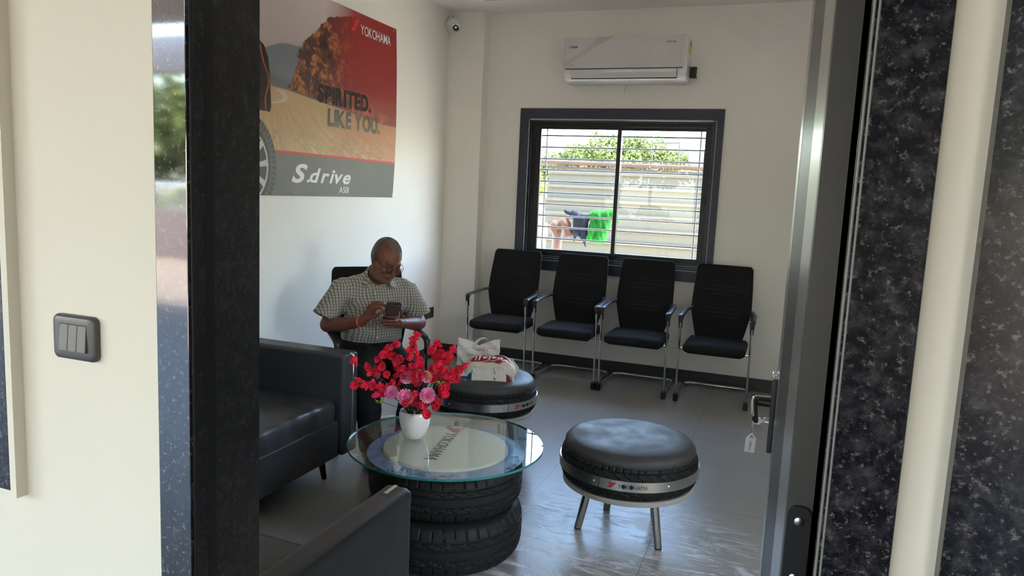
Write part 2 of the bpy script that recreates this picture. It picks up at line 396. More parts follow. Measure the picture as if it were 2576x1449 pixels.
    def mesh(s):
        D = s.D.copy(); D[[0, -1]] = 1; D[:, [0, -1]] = 1; D[:, :, [0, -1]] = 1
        S = D < 0; n = [x-1 for x in D.shape]
        c = np.zeros(n, np.uint8)
        for i in (0, 1):
            for j in (0, 1):
                for k in (0, 1): c += S[i:i+n[0], j:j+n[1], k:k+n[2]]
        act = (c > 0) & (c < 8); idx = np.full(n, -1, np.int64); A = np.argwhere(act); idx[act] = np.arange(len(A))
        acc = np.zeros((len(A), 3)); cnt = np.zeros(len(A))
        cor = [(i, j, k) for i in (0, 1) for j in (0, 1) for k in (0, 1)]
        for a in cor:
            for ax in range(3):
                if a[ax]: continue
                b = list(a); b[ax] = 1
                va = D[A[:, 0]+a[0], A[:, 1]+a[1], A[:, 2]+a[2]]; vb = D[A[:, 0]+b[0], A[:, 1]+b[1], A[:, 2]+b[2]]
                m_ = (va < 0) != (vb < 0); t = np.where(m_, va/np.where(va == vb, 1, va-vb), 0)
                for q in range(3): acc[:, q] += np.where(m_, a[q]+(t if q == ax else 0), 0)
                cnt += m_
        V = (A+acc/cnt[:, None])*s.h+s.lo; F = []
        for ax in range(3):
            o1, o2 = (ax+1) % 3, (ax+2) % 3
            s0 = [slice(None)]*3; s1 = [slice(None)]*3; s0[ax] = slice(0, -1); s1[ax] = slice(1, None)
            ch = S[tuple(s0)] != S[tuple(s1)]; E_ = np.argwhere(ch)
            E_ = E_[(E_[:, o1] > 0) & (E_[:, o2] > 0) & (E_[:, o1] < n[o1]) & (E_[:, o2] < n[o2])]
            q = []
            for d1, d2 in ((1, 1), (0, 1), (0, 0), (1, 0)):
                p_ = E_.copy(); p_[:, o1] -= d1; p_[:, o2] -= d2; q.append(idx[p_[:, 0], p_[:, 1], p_[:, 2]])
            q = np.stack(q, 1); ins = S[E_[:, 0], E_[:, 1], E_[:, 2]]; q[~ins] = q[~ins][:, ::-1]; F.append(q)
        F = np.concatenate(F); F = F[(F >= 0).all(1)]
        return V, F
    def build(s, name, m, parent=None, colfn=None, smooth_it=2):
        V, F = s.mesh()
        # light Laplacian smoothing
        for _ in range(smooth_it):
            acc = np.zeros_like(V); cn = np.zeros(len(V))
            for i in range(4):
                a, b = F[:, i], F[:, (i+1) % 4]; np.add.at(acc, a, V[b]); np.add.at(cn, a, 1); np.add.at(acc, b, V[a]); np.add.at(cn, b, 1)
            V = V*.5+.5*acc/np.maximum(cn, 1)[:, None]
        o = np_mesh(name, V, F, m, parent)
        if colfn is not None: set_cols(o, colfn(V))
        return o
def np_mesh(name, V, F, m, parent=None, smooth=True):
    me = bpy.data.meshes.new(name); V = np.asarray(V, np.float32); F = np.asarray(F, np.int32)
    me.vertices.add(len(V)); me.vertices.foreach_set('co', V.ravel()); me.loops.add(F.size); me.loops.foreach_set('vertex_index', F.ravel())
    me.polygons.add(len(F)); me.polygons.foreach_set('loop_start', np.arange(0, F.size, F.shape[1], dtype=np.int32))
    me.update(calc_edges=True); me.validate()
    me.polygons.foreach_set('use_smooth', [smooth]*len(me.polygons)); me.materials.append(M[m] if isinstance(m, str) else m)
    o = bpy.data.objects.new(name, me); COL.objects.link(o)
    if parent: o.parent = parent
    return o
def set_cols(o, C):
    a = o.data.color_attributes.new('Col', 'FLOAT_COLOR', 'POINT'); C = np.asarray(C, np.float32)
    if C.shape[1] == 3: C = np.concatenate([C, np.ones((len(C), 1), np.float32)], 1)
    a.data.foreach_set('color', C.ravel())
def s2l(r, g=None, b=None):
    c = np.array([r, g, b] if g is not None else r, float)/255; return np.where(c <= .04045, c/12.92, ((c+.055)/1.055)**2.4)
def vnoise(x, y, sc, seed=0, octv=4):
    """smooth value noise on arrays"""
    out = np.zeros_like(x, float); amp = 1.; tot = 0
    for o_ in range(octv):
        X = x*sc; Y = y*sc; xi = np.floor(X).astype(int); yi = np.floor(Y).astype(int); fx = X-xi; fy = Y-yi; fx = fx*fx*(3-2*fx); fy = fy*fy*(3-2*fy)
        h = lambda a, b: np.modf(np.abs(np.sin(a*127.1+b*311.7+seed*74.7+o_*13.3)*43758.5453))[0]
        out += amp*((h(xi, yi)*(1-fx)+h(xi+1, yi)*fx)*(1-fy)+(h(xi, yi+1)*(1-fx)+h(xi+1, yi+1)*fx)*fy); tot += amp; amp *= .55; sc *= 2.03
    return out/tot
def grid_mesh(name, nu, nv, fn, m, parent=None, closed_u=False, thick=0, colfn=None):
    u, v = np.meshgrid(np.linspace(0, 1, nu+1), np.linspace(0, 1, nv+1), indexing='ij')
    V = fn(u.ravel(), v.ravel()); I = np.arange((nu+1)*(nv+1)).reshape(nu+1, nv+1)
    F = np.stack([I[:-1, :-1], I[1:, :-1], I[1:, 1:], I[:-1, 1:]], -1).reshape(-1, 4)
    o = np_mesh(name, V, F, m, parent)
    if colfn is not None: set_cols(o, colfn(u.ravel(), v.ravel()))
    if thick:
        md = o.modifiers.new('t', 'SOLIDIFY'); md.thickness = thick; md.offset = 0
    return o

# ------------------------------------------------------------ the setting
Y1, Y2 = .90, 1.07            # front wall faces
XL, YB, ZC = -2.87, 6.10, 3.0 # left wall, back wall, ceiling
XR = 1.75
def struct(name, mb, m, label=None, smooth=0): return tag(mb.build(name, m, None, smooth), label, kind='structure')
struct('floor', MB().b2((XL-.2, Y1-.0, -.15), (XR+.2, YB+.2, 0)), 'floor', 'grey tiled floor with pale dried mop smears')
struct('ceiling', MB().b2((XL-.2, Y1, ZC), (XR+.2, YB+.2, ZC+.15)), 'ceil')
struct('wall_left', MB().b2((XL-.2, Y2, 0), (XL, YB+.2, ZC)), 'wall')
def wall_open(name, x0, x1, y0, y1, z1, holes, m):
    """wall in XZ with rectangular openings (xa, xb, za, zb)"""
    mb = MB(); xs = sorted({x0, x1, *[h[0] for h in holes], *[h[1] for h in holes]})
    for a, b in zip(xs[:-1], xs[1:]):
        hs = sorted([h for h in holes if h[0] <= a+1e-6 and h[1] >= b-1e-6], key=lambda h: h[2]); z = 0
        for h in hs:
            if h[2] > z: mb.b2((a, y0, z), (b, y1, h[2]))
            z = h[3]
        if z < z1: mb.b2((a, y0, z), (b, y1, z1))
    return struct(name, mb, m)
W0, W1, WZ0, WZ1 = -2.135, -.585, .925, 2.115      # back window opening
wall_open('wall_back', XL, XR+.2, YB, YB+.2, ZC, [(W0, W1, WZ0, WZ1)], 'wall')
# right wall with a window added out of view to let in fill daylight
SA, SB, SZ0, SZ1 = 1.22, 2.2, 1.0, 2.1
mb = MB(); mb.b2((XR, Y2, 0), (XR+.2, SA, ZC)); mb.b2((XR, SB, 0), (XR+.2, YB, ZC)); mb.b2((XR, SA, 0), (XR+.2, SB, SZ0)); mb.b2((XR, SA, SZ1), (XR+.2, SB, ZC))
struct('wall_right', mb, 'wall')
# corner column
struct('wall_corner_column', MB().b2((XL, 5.97, 0), (-2.545, YB, ZC)), 'wall', 'square plastered column boxed into the far left corner')
# front wall: inner half painted as the room, outer half cream; door and two windows
DZ = 2.12
holes = [(-2.75, -1.25, .93, 2.12), (-.874, .066, 0, DZ), (.205, 1.45, .93, 2.12)]
wall_open('wall_front', -4.5, 3.2, Y1, Y2, ZC, holes, 'outer')
# skirtings
def skirt(name, lo, hi): struct(name, MB().b2(lo, hi), 'skirt')
skirt('baseboard_back', (-2.545, YB-.012, 0), (XR, YB, .105))
skirt('baseboard_column', (XL, 5.958, 0), (-2.533, 5.97, .105))
skirt('baseboard_left', (XL, Y2, 0), (XL+.012, 5.958, .105))
mb = MB().b2((-2.545, 5.97, 0), (-2.533, YB-.012, .105)); struct('baseboard_column_side', mb, 'skirt')
# door surround in granite: architraves on the outer face, reveals lining the opening
M['bead_grey'] = mat('worn_grey_edge', (.22, .215, .20), .35)
def trim(name, mb, m, label): struct(name, mb, m, label, 20)
trim('trim_1', MB().b2((-.9225, Y1-.014, 0), (-.858, Y1+.002, DZ+.07), .0015, 2), 'granite_polish', 'polished black granite facing strip left of the doorway')
trim('trim_2', MB().b2((-.886, Y1-.002, 0), (-.857, 1.050, DZ+.0)), 'granite_reveal', 'dark granite lining the left side of the doorway')
mb = MB(); mb.tube([(-.8605, Y1-.003, 0), (-.8605, Y1-.003, DZ)], .0050, 12); mb.b2((-.886, Y1+.022, 0), (-.8555, Y1+.040, DZ))
trim('trim_3', mb, 'black_plastic', 'rounded nosing on the left door jamb')
trim('trim_4', MB().b2((.0645, Y1-.014, 0), (.1427, Y1+.002, DZ+.07), .003, 2), 'granite', 'flecked black granite facing strip right of the doorway')
mb = MB().b2((.066, Y1+.0, 0), (.075, Y2, DZ)); trim('trim_5', mb, 'granite_reveal', 'granite lining the right side of the doorway')
trim('trim_6', MB().b2((-.942, Y1-.014, DZ), (.144, Y2, DZ+.07)), 'granite', 'black granite lintel over the doorway')
mb = MB()
for xx in (.0665, .0715): mb.tube([(xx, Y1-.013, 0), (xx, Y1-.013, DZ)], .0016, 8)
trim('trim_7', mb, 'bead_grey', 'polished bead along the right granite edge')
# outer granite window surrounds
def surround(name, x0, x1, z0, z1, wdt, label, m='granite'):
    mb = MB(); a = Y1-.022; b = Y1+.0
    mb.b2((x0-wdt, a, z0-wdt), (x0, b, z1+wdt)); mb.b2((x1, a, z0-wdt), (x1+wdt, b, z1+wdt)); mb.b2((x0, a, z1), (x1, b, z1+wdt)); mb.b2((x0, a, z0-wdt), (x1, b, z0))
    struct(name, mb, m, label)
surround('trim_8', -2.70, -1.345, 1.01, 2.06, .082, 'black granite surround of the window at the far left')
mb = MB(); mb.b2((-1.2625, Y1-.0215, .915), (-1.2475, Y1, 2.145)); mb.b2((-2.79, Y1-.0215, .915), (-1.2626, Y1, .9275)); struct('trim_9', mb, 'outer', 'cream plaster edge around the left granite window surround')
surround('trim_10', .336, 1.45, -.0+.35, 2.2, .147, 'wide black granite cladding at the far right')

M['tinted'] = thin_glass('tinted_window_glass', (.30, .33, .34))
def window_frame(name, x0, x1, z0, z1, y, n=2, m='alu_black', label=None, pane='pane'):
    mb = MB(); t = .035
    mb.b2((x0, y-.03, z0), (x0+t, y+.03, z1)); mb.b2((x1-t, y-.03, z0), (x1, y+.03, z1)); mb.b2((x0, y-.03, z0), (x1, y+.03, z0+t)); mb.b2((x0, y-.03, z1-t), (x1, y+.03, z1))
    for i in range(1, n): xm = x0+(x1-x0)*i/n; mb.b2((xm-.02, y-.02, z0), (xm+.02, y+.02, z1))
    o = mb.build(name, m, None, 0); tag(o, label, kind='structure')
    g = MB().b2((x0+t, y-.003, z0+t), (x1-t, y+.003, z1-t)).build('window_pane', pane, o, 0)
    return o
window_frame('window_2', -2.72, -1.26, .94, 2.11, Y1+.12, 2, label='front window left of the door')
window_frame('window_3', .21, 1.44, .94, 2.11, Y1+.12, 2, label='front window right of the door')
mb = MB()
for a, b in (((XR+.05, SA, SZ0), (XR+.1, SA+.05, SZ1)), ((XR+.05, SB-.05, SZ0), (XR+.1, SB, SZ1)), ((XR+.05, 1.63, SZ0), (XR+.1, 1.67, SZ1)), ((XR+.05, SA, SZ0), (XR+.1, SB, SZ0+.05)), ((XR+.05, SA, SZ1-.05), (XR+.1, SB, SZ1))): mb.b2(a, b)
w4 = tag(mb.build('fill_window', 'alu_black', None, 0), 'unseen side window added to let in fill daylight', kind='structure')  # extra window on the unseen side, added to brighten the room
MB().b2((XR+.072, SA+.05, SZ0+.05), (XR+.078, SB-.05, SZ1-.05)).build('window_pane', 'pane', w4, 0)
# back window: granite surround, black aluminium sliding sashes, panes
w1 = MB()
w1.slot = 0
GX0, GX1, GZ0, GZ1 = -2.225, -.527, .835, 2.213
a, b = YB-.018, YB+.001
w1.b2((GX0, a, GZ1-.085), (GX1, b, GZ1)); w1.b2((GX0, a, GZ0), (GX1, b, GZ0+.085)); w1.b2((GX0, a, GZ0+.085), (GX0+.085, b, GZ1-.085)); w1.b2((GX1-.085, a, GZ0+.085), (GX1, b, GZ1-.085))
# reveal lining
w1.b2((W0-.006, YB, WZ0), (W0+.012, YB+.2, WZ1)); w1.b2((W1-.012, YB, WZ0), (W1+.006, YB+.2, WZ1)); w1.b2((W0, YB, WZ1-.012), (W1, YB+.2, WZ1+.006)); w1.b2((W0, YB, WZ0-.006), (W1, YB+.2, WZ0+.012))
win = tag(w1.build('window_1', 'granite_blue', None, 0), 'back wall window with dark granite surround and black sliding sashes', kind='structure')
# thin pale polished bead on the inner edge
mb = MB(); q = [(W0-.004, YB-.02, WZ0-.002), (W1+.004, YB-.02, WZ0-.002), (W1+.004, YB-.02, WZ1+.002), (W0-.004, YB-.02, WZ1+.002)]
for i in range(4): mb.tube([q[i], q[(i+1) % 4]], .0028, 6)
mb.build('bead', 'brushed', win)
def sash(x0, x1, z0, z1, y, wl, wr, wt, wb):
    mb = MB(); d = .014
    mb.b2((x0, y-d, z0), (x0+wl, y+d, z1), .002, 1); mb.b2((x1-wr, y-d, z0), (x1, y+d, z1), .002, 1); mb.b2((x0+wl, y-d, z1-wt), (x1-wr, y+d, z1), .002, 1); mb.b2((x0+wl, y-d, z0), (x1-wr, y+d, z0+wb), .002, 1)
    s_ = mb.build('sash', 'alu_black', win); MB().b2((x0+wl, y-.002, z0+wb), (x1-wr, y+.002, z1-wt)).build('window_pane', 'pane', s_, 0); return s_
sash(-2.10, -1.345, .965, 2.085, YB+.05, .055, .034, .04, .05)
s2_ = sash(-1.375, -.625, .965, 2.085, YB+.085, .03, .045, .04, .05)
mb = MB(); mb.b2((W0+.012, YB+.03, WZ1-.045), (W1-.012, YB+.11, WZ1-.012)); mb.b2((W0+.012, YB+.03, WZ0+.012), (W1-.012, YB+.11, WZ0+.05)); mb.b2((W0+.012, YB+.03, WZ0+.05), (W0+.04, YB+.11, WZ1-.045)); mb.b2((W1-.04, YB+.03, WZ0+.05), (W1-.012, YB+.11, WZ1-.045))
mb.build('outer_frame', 'alu_black', win, 0)
MB().b2((-.645, YB+.055, 1.46), (-.63, YB+.068, 1.53), .003).build('sash_latch', 'black_plastic', win)
mb = MB(); mb.tube([(W0+.02, YB+.028, WZ0+.016), (W1-.02, YB+.028, WZ0+.016)], .003, 6); mb.tube([(W0+.02, YB+.028, WZ0+.032), (W1-.02, YB+.028, WZ0+.032)], .003, 6)
mb.build('sliding_rail', 'brushed', win)
# security grille outside the back window
gr = MB()
gz = [1.005, 1.105, 1.205, 1.305, 1.405, 1.505, 1.605, 1.705, 1.8, 1.9, 2.0]
grl = thing('window_grille', 'thin grey bars of the security grille behind the back window', 'grille', (0, YB+.165, 0))
for z in gz: MB().tube([(W0+.015, 0, z), (W1-.015, 0, z)], .0070, 8).build('horizontal_bar', 'bars', grl)
for x in (-2.035, -.715): MB().tube([(x, .012, WZ0+.02), (x, .012, WZ1-.02)], .0065, 8).build('upright_bar', 'bars', grl)

# ------------------------------------------------------------ door leaf, opened inwards
HX, HY = .034, 1.085
fx, fy = .012, 2.0
du = Vector((fx-HX, fy-HY, 0)); LW = du.length; du.normalize()
rz = math.atan2(du.y, du.x)
frame = MB(); frame.b2((.034, Y2-.045, 0), (.067, Y2+.012, DZ)); frame.b2((-.866, Y2-.03, DZ-.035), (.034, Y2+.012, DZ)); 
fo = tag(frame.build('door_frame', 'alu_dark', None, 0), 'dark metal door frame on the right granite jamb', 'door frame', kind='structure')
mb = MB(); mb.prism(rrect(.030, .34, .012, 5), -.002, .004, lambda x, y, z: (x+.050, Y2-.047-z, y+.93))
br = mb.build('bracket', 'black_plastic', fo)
mb = MB()
for z in (.81, .90, 1.0, 1.08): mb.lathe([(.006, 0), (.006, .003), (.003, .004)], 12, (.050, Y2-.050, z), rot=(PI/2, 0, 0))
mb.build('screw', 'brushed', br)
leaf = thing('door_1', 'metal door leaf opened into the room, seen edge-on', 'door', (HX, HY, 0), rz, kind='structure')
T = .036   # local x along leaf, y: +y is left (outer face side)
mb = MB(); z0, z1 = .02, DZ-.04
mb.b2((0, -T, z0), (.26, 0, z1), .002, 1); mb.b2((LW-.16, -T, z0), (LW, 0, z1), .002, 1); mb.b2((.26, -T, z1-.12), (LW-.16, 0, z1)); mb.b2((.26, -T, z0), (LW-.16, 0, z0+.12))
mb.build('stile_frame', 'alu', leaf)
MB().b2((.26, -T+.012, z0+.12), (LW-.16, -.0008, z1-.12)).build('door_panel', 'alu_dark', leaf, 0)
MB().b2((LW, -T, z0), (LW+.003, -.0, z1)).build('edge_strip', 'silver', leaf, 0)
# lock plate, lever handle (outer face, +y)
hx_ = LW-.05
pl = MB().b2((hx_-.018, 0, .868), (hx_+.018, .012, 1.075), .003, 2).build('lock_plate', 'black_plastic', leaf)
MB().b2((hx_-.018, .0, 1.06), (hx_+.018, .0135, 1.0765), .002, 1).build('plate_cap', 'silver', pl)
hd = MB(); hd.tube([(hx_, .010, .995), (hx_, .042, .995)], .011, 16)
hd.tube(fillet([(hx_, .040, 1.0), (hx_, .048, .998), (hx_-.03, .050, .99), (hx_-.11, .046, .978)], .01), [(.010, .007)]*(2+2*7), 14, sq=(0, 0, 1))
hd = hd.build('lever_handle', 'black_plastic', leaf)
MB().tube(fillet([(hx_+.002, .012, 1.009), (hx_+.002, .052, 1.008), (hx_-.02, .056, .998), (hx_-.09, .053, .985)], .01), .0035, 8).build('chrome_edge', 'chrome', hd)
MB().lathe([(.011, 0), (.011, .012), (.007, .016)], 20, (hx_, .010, .945), rot=(-PI/2, 0, 0)).build('keyhole', 'silver', leaf)
kd = thing('door_key', 'key left in the door lock with a white plastic tag', 'key', Matrix.Rotation(rz, 4, 'Z') @ Vector((hx_, .026, .945))+Vector((HX, HY, 0)), rz)
mb = MB(); mb.b2((-.0012, 0, -.004), (.0012, .006, .004)); mb.prism(rrect(.018, .020, .005, 4), -.0012, .0012, lambda x, y, z: (z, x+.014, y)); mb.build('key_bow', 'brushed', kd)
mb = MB()
for i in range(3):
    c = Vector((0, .026-.001*i, -.010-.010*i)); ring = [c+Vector((math.cos(a)*.003*(i % 2), math.cos(a)*.003*((i+1) % 2)+0, math.sin(a)*.0065)) for a in np.linspace(0, 2*PI, 13)[:-1]]; mb.tube(ring, .0011, 6, closed=True)
mb.build('chain', 'chrome', kd)
tg = thing('key_tag', None, None, (0, .024, -.034)); del tg
tgo = [o for o in bpy.data.objects if o.name.startswith('key_tag')][0]; tgo.parent = kd; tgo.rotation_euler = (0, .06, -rz+.25)
mb = MB(); w_ = .0125; poly = [(-w_, -.050), (-w_+.002, -.052), (w_-.002, -.052), (w_, -.050), (w_, -.014), (.0015, 0), (-.0015, 0), (-w_, -.014)]
hole = [(-.0075, -.0145), (.0075, -.0145), (0, -.0045)]
mb.prism([(-w_, -.052), (w_, -.052), (w_, -.0145), (-w_, -.0145)], -.001, .001, lambda x, y, z: (x, z, y))
mb.prism([(-w_, -.0145), (-.0075, -.0145), (0, -.0035), (0, 0)], -.001, .001, lambda x, y, z: (x, z, y)); mb.prism([(.0075, -.0145), (w_, -.0145), (0, 0), (0, -.0035)], -.001, .001, lambda x, y, z: (x, z, y))
mb.build('tag_plate', 'white_plastic', tgo, 0)
tv, tf = text_geo('OMEGA', .026, .005, .02); flat_obj('tag_text', tv, tf, mat('purple_grey_print', (.16, .10, .22), .5), lambda x, y: (y-.0025, -.0014, -.022-x), tgo)

# ------------------------------------------------------------ switch plate on the outer wall
sw = thing('light_switch', 'dark grey three-rocker light switch on the cream outer wall', 'light switch', (-1.109, Y1, 1.2215))
mb = MB(); W_, H_ = .098, .077
outl = rrect(W_, H_, .012, 8); n = len(outl)
def ring(s_, y): return [(x*s_, y, z*s_) for x, z in outl]
vs = ring(1.0, 0)+ring(1.0, -.006)+ring(.965, -.0095)+ring(.86, -.011)
inner = rrect(.062, .047, .001, 8); vs += [(x, -.011, z) for x, z in inner]+[(x, -.004, z) for x, z in inner]
fs = [[i*n+j, i*n+(j+1) % n, (i+1)*n+(j+1) % n, (i+1)*n+j] for i in range(5) for j in range(n)]
mb.add(vs, fs); mb.add([(x, -.004, z) for x, z in inner], [list(range(n))])
mb.build('cover_plate', 'switch', sw, 50)
for i in range(3):
    m3 = MB(); xx = -.0205+.0205*i; m3.box((xx, -.0105, 0), (.0195, .006, .0455), (math.radians(-5), 0, 0), .0008, 1); m3.build('rocker', 'rocker', sw)

# ------------------------------------------------------------ poster on the left wall
PY0, PY1, PZ0, PZ1 = 3.10, 5.045, 1.412, 2.665
def bulge(Yv, Zv):
    u = (Yv-PY0)/(PY1-PY0); v = (Zv-PZ0)/(PZ1-PZ0)
    return .004+.022*np.sin(PI*np.clip(v, 0, 1))*(.3+.7*np.clip(u, 0, 1)**3)+.006*np.sin(u*9+v*3)*np.sin(PI*np.clip(v, 0, 1))
def pcol(u, v):
    Yv = PY0+u*(PY1-PY0); Z = PZ0+v*(PZ1-PZ0)
    n1 = vnoise(Yv, Z, 6, 1, 6); n2 = vnoise(Yv, Z, 22, 2, 5); n3 = vnoise(Yv, Z, 60, 3, 3)
    C = np.empty((len(u), 3))
    def put(mask, col, a=1.0):
        a = np.asarray(a, float); a = a if a.ndim else np.full(len(u), float(a)); w_ = (mask*a)[:, None]; C[:] = C*(1-w_)+np.asarray(col)*w_
    C[:] = s2l(188, 172, 170)+(s2l(205, 192, 190)-s2l(188, 172, 170))*np.clip((Z-2.3)/.35, 0, 1)[:, None]
    ridge = 2.235+.10*np.clip((Yv-3.45)/.45, 0, 1)+.012*np.sin(Yv*14)+.01*(n1-.5)
    hill = np.clip((ridge-Z)/.008, 0, 1); put(hill, s2l(122, 126, 132))
    put(np.clip((2.16+.05*np.sin(Yv*8)-Z)/.03, 0, 1), s2l(105, 108, 112), .8)
    put((Yv < 3.66)*(Z < 2.06)*(n2 > .42), s2l(165, 120, 60), .8)
    # road
    hor = 2.045-.10*np.clip((Yv-3.75)/1.1, 0, 1); road = np.clip((hor-Z)/.006, 0, 1)
    ang = np.arctan2(Z-2.15, Yv-3.6); st = vnoise(ang*6, np.hypot(Z-2.15, Yv-3.6)*1.0, 10, 5, 4)
    put(road, s2l(196, 168, 128)); put(road*np.clip((st-.42)*4, 0, 1)*np.clip((1.98-Z)/.2, 0, 1), s2l(165, 128, 82), .85)
    put(road*(st > .62)*np.clip((1.9-Z)/.2, 0, 1), s2l(226, 205, 170), .7)
    rc = np.hypot((Yv-3.50)/.26, (Z-1.995)/.055); put(road*(Z < 2.03)*np.clip(1-np.abs(rc-.93)/.13, 0, 1), s2l(215, 205, 198), .9)
    # cliff with autumn trees
    lf = np.interp(Z, [2.02, 2.10, 2.20, 2.33, 2.45, 2.55, 2.60, 2.67], [3.735, 3.79, 3.84, 3.885, 4.03, 4.16, 4.36, 4.6]); lf = lf+.07*(n2-.5)+.03*(n3-.5)
    cl = np.clip((Yv-lf)/.012, 0, 1)*np.clip((Z-hor)/.01, 0, 1)
    put(cl, s2l(78, 52, 44)); tr = np.clip((n2-.47)*7, 0, 1); put(cl*tr, s2l(160, 96, 56), .7); put(cl*np.clip((n3+n2-1.12)*8, 0, 1), s2l(206, 140, 84), .55); put(cl*np.clip((.42-n1)*9, 0, 1), s2l(52, 34, 34), .8)
    # red wash
    rw = np.clip((Yv-4.12+.15*(n1-.5))/.34, 0, 1)*np.clip((Z-1.60)/.9+.45, 0, 1); up_ = np.clip((Z-1.95)/.2, 0, 1)
    red = s2l(140, 44, 44)[None]*up_[:, None]+s2l(176, 92, 78)[None]*(1-up_)[:, None]
    a = (rw*(.55+.42*up_))[:, None]; C[:] = C*(1-a)+red*a
    # car edge at the far left
    ce = np.interp(Z, [1.90, 1.93, 2.0, 2.1, 2.2, 2.26, 2.36], [3.60, 3.61, 3.605, 3.60, 3.585, 3.55, 3.35])
    car = np.clip((ce-Yv)/.005, 0, 1)*(Z > 1.895)*(Z < 2.36); put(car, s2l(40, 26, 22)); put(car*(np.abs(Yv-ce+.035-.02*np.sin(Z*25)) < .008), s2l(150, 80, 50)); put(car*(Yv < ce-.09)*(Z > 2.22), s2l(150, 150, 155), .5)
    # grey strip and red line
    put(np.clip((1.683-Z)/.002, 0, 1), s2l(205, 70, 66)); put(np.clip((1.668-Z)/.002, 0, 1), s2l(112, 112, 106)+.02*(n1-.5)[:, None])
    # wheel overlapping the strip
    R_ = np.hypot((Yv-3.40)/.258, (Z-1.575)/.30); th_ = np.arctan2((Z-1.575)/.30, (Yv-3.40)/.258)
    wh = np.clip((1-R_)/.015, 0, 1); put(wh, s2l(96, 98, 96)); put(wh*(R_ > .74)*(R_ < .78), s2l(60, 62, 62)); put(wh*(R_ > .86)*(np.modf(np.abs(th_*9))[0] < .2), s2l(50, 52, 52))
    put(wh*(R_ < .70)*(R_ > .66), s2l(200, 200, 200)); put(wh*(R_ < .66), s2l(70, 72, 72)); put(wh*(R_ < .66)*(np.abs(np.modf(np.abs(th_/(PI/5)+3.3))[0]-.5) < .16), s2l(196, 196, 194))
    return np.clip(C, 0, 1)
M['poster'] = vcol_mat('poster_print', .48, .22)
po = thing('poster', 'large red and grey tyre advertising poster nailed to the left wall', 'poster', (0, 0, 0))
pg = grid_mesh('poster_sheet', 560, 360, lambda u, v: np.stack([XL+bulge(PY0+u*(PY1-PY0), PZ0+v*(PZ1-PZ0)), PY0+u*(PY1-PY0), PZ0+v*(PZ1-PZ0)], 1), 'poster', po, colfn=pcol)
def pfn(y0, z0, slant=0):
    def f(x, y):
        Yq, Zq = y0+x, z0+y+slant*x; return (XL+float(bulge(np.array(Yq), np.array(Zq)))+.0015, Yq, Zq)
    return f
def ptext(name, s, m, y0, y1, z0, z1, bold, shear=0, space=1.0):
    v, f = text_geo(s, y1-y0, z1-z0, bold, shear, space); flat_obj(name, v, f, m, pfn(y0, z0), po)
ptext('lettering', 'YOKOHAMA', 'white_print', 4.546, 4.955, 2.525, 2.592, .008, 0, .8)
ptext('lettering', 'SPIRITED.', 'dark_print', 4.055, 4.675, 2.008, 2.125, .040, 0, .8)
ptext('lettering', 'LIKE YOU.', 'green_print', 4.165, 4.80, 1.868, 1.985, .040, 0, .8)
ptext('lettering', 'S', 'white_print', 3.800, 3.965, 1.492, 1.612, .034, .35)
ptext('lettering', '.drive', 'white_print', 3.955, 4.45, 1.497, 1.592, .024, .3, .30)
ptext('lettering', 'AS01', 'white_print', 4.318, 4.432, 1.437, 1.480, .004)
polys_obj('winged_mark', ymark(.105, .085), 'red_print', pfn(4.425, 2.53), po)
for yq, zq in ((3.805, 1.428), (5.030, 1.432), (5.0, 2.645)):
    MB().lathe([(.006, 0), (.005, .004), (.001, .006)], 10, (XL+float(bulge(np.array(yq), np.array(zq))), yq, zq), rot=(0, PI/2, 0)).build('nail', 'brushed', po)

# wall details
so = thing('wall_socket', 'black wall socket plate behind the seated man', 'socket', (XL, 5.73, .412))
MB().prism(rrect(.17, .092, .006), 0, .010, lambda x, y, z: (z, x, y)).build('cover_plate', 'black_plastic', so)
for yy in (-.05, 0):
    for a_, b_ in ((0, .014), (-.009, -.008), (.009, -.008)): MB().tube([(.009, yy+a_, b_), (.0106, yy+a_, b_)], .003, 10).build('socket_hole', 'rubber_foot', so)
MB().box((.012, .055, 0), (.006, .02, .03), None, .002).build('rocker', 'black_plastic', so)
mb = MB(); pts = [(-1.318+.003*math.sin(i*1.7), YB-.0008, 2.405-.013*i) for i in range(6)]
mb.tube([(x-.005*i, y, z) for i, (x, y, z) in enumerate(pts)], .0010, 5); tag(mb.build('hairline_crack', 'skirt'), 'short hairline crack in the plaster under the air conditioner', 'crack')
mb = MB()
for cx_, l_ in ((-1.45, 5), (-.96, 6)):
    for k in range(l_): 
        x0 = cx_+.03*k; z0_ = .335-.012*k*(k % 2); mb.tube([(x0, YB-.0012, z0_), (x0+.03, YB-.0012, z0_-.02+.012*(k % 3)), (x0+.045, YB-.0012, z0_+.005)], .0012, 4)
tag(mb.build('scuff_mark', 'skirt'), 'faint dark scuff scratches on the wall under the chairs', 'scuff', kind='stuff')

# dome security camera on the corner column
cm = thing('security_camera', 'white dome security camera high on the corner column', 'camera', (-2.835, 5.97, 2.885))
MB().box((.002, -.03, 0), (.050, .06, .130), None, .008, 3).build('junction_box', 'white_plastic', cm)
D_ = Vector((.62, -.62, -.10)).normalized(); Rq = D_.to_track_quat('Z', 'Y').to_matrix(); c0_ = Vector((.012, -.045, 0))
def dlathe(prof, n, off=(0, 0, 0), capt=True):
    m_ = MB(); m_.lathe(prof, n, (0, 0, 0), capt=capt); m_.v = [Rq @ v + c0_+Vector(off) for v in m_.v]; return m_
ho = dlathe([(.060, -.02), (.064, .0), (.063, .02), (.055, .045), (.044, .062), (.040, .066)], 40).build('housing', 'white_plastic', cm)
m_ = dlathe([(.040, .050), (.040, .066), (.034, .082), (.024, .093), (.001, .098)], 36); m_.v = [v+Vector((.004, -.004, -.014)) for v in m_.v]; eb = m_.build('eyeball', 'white_plastic', cm, 60)
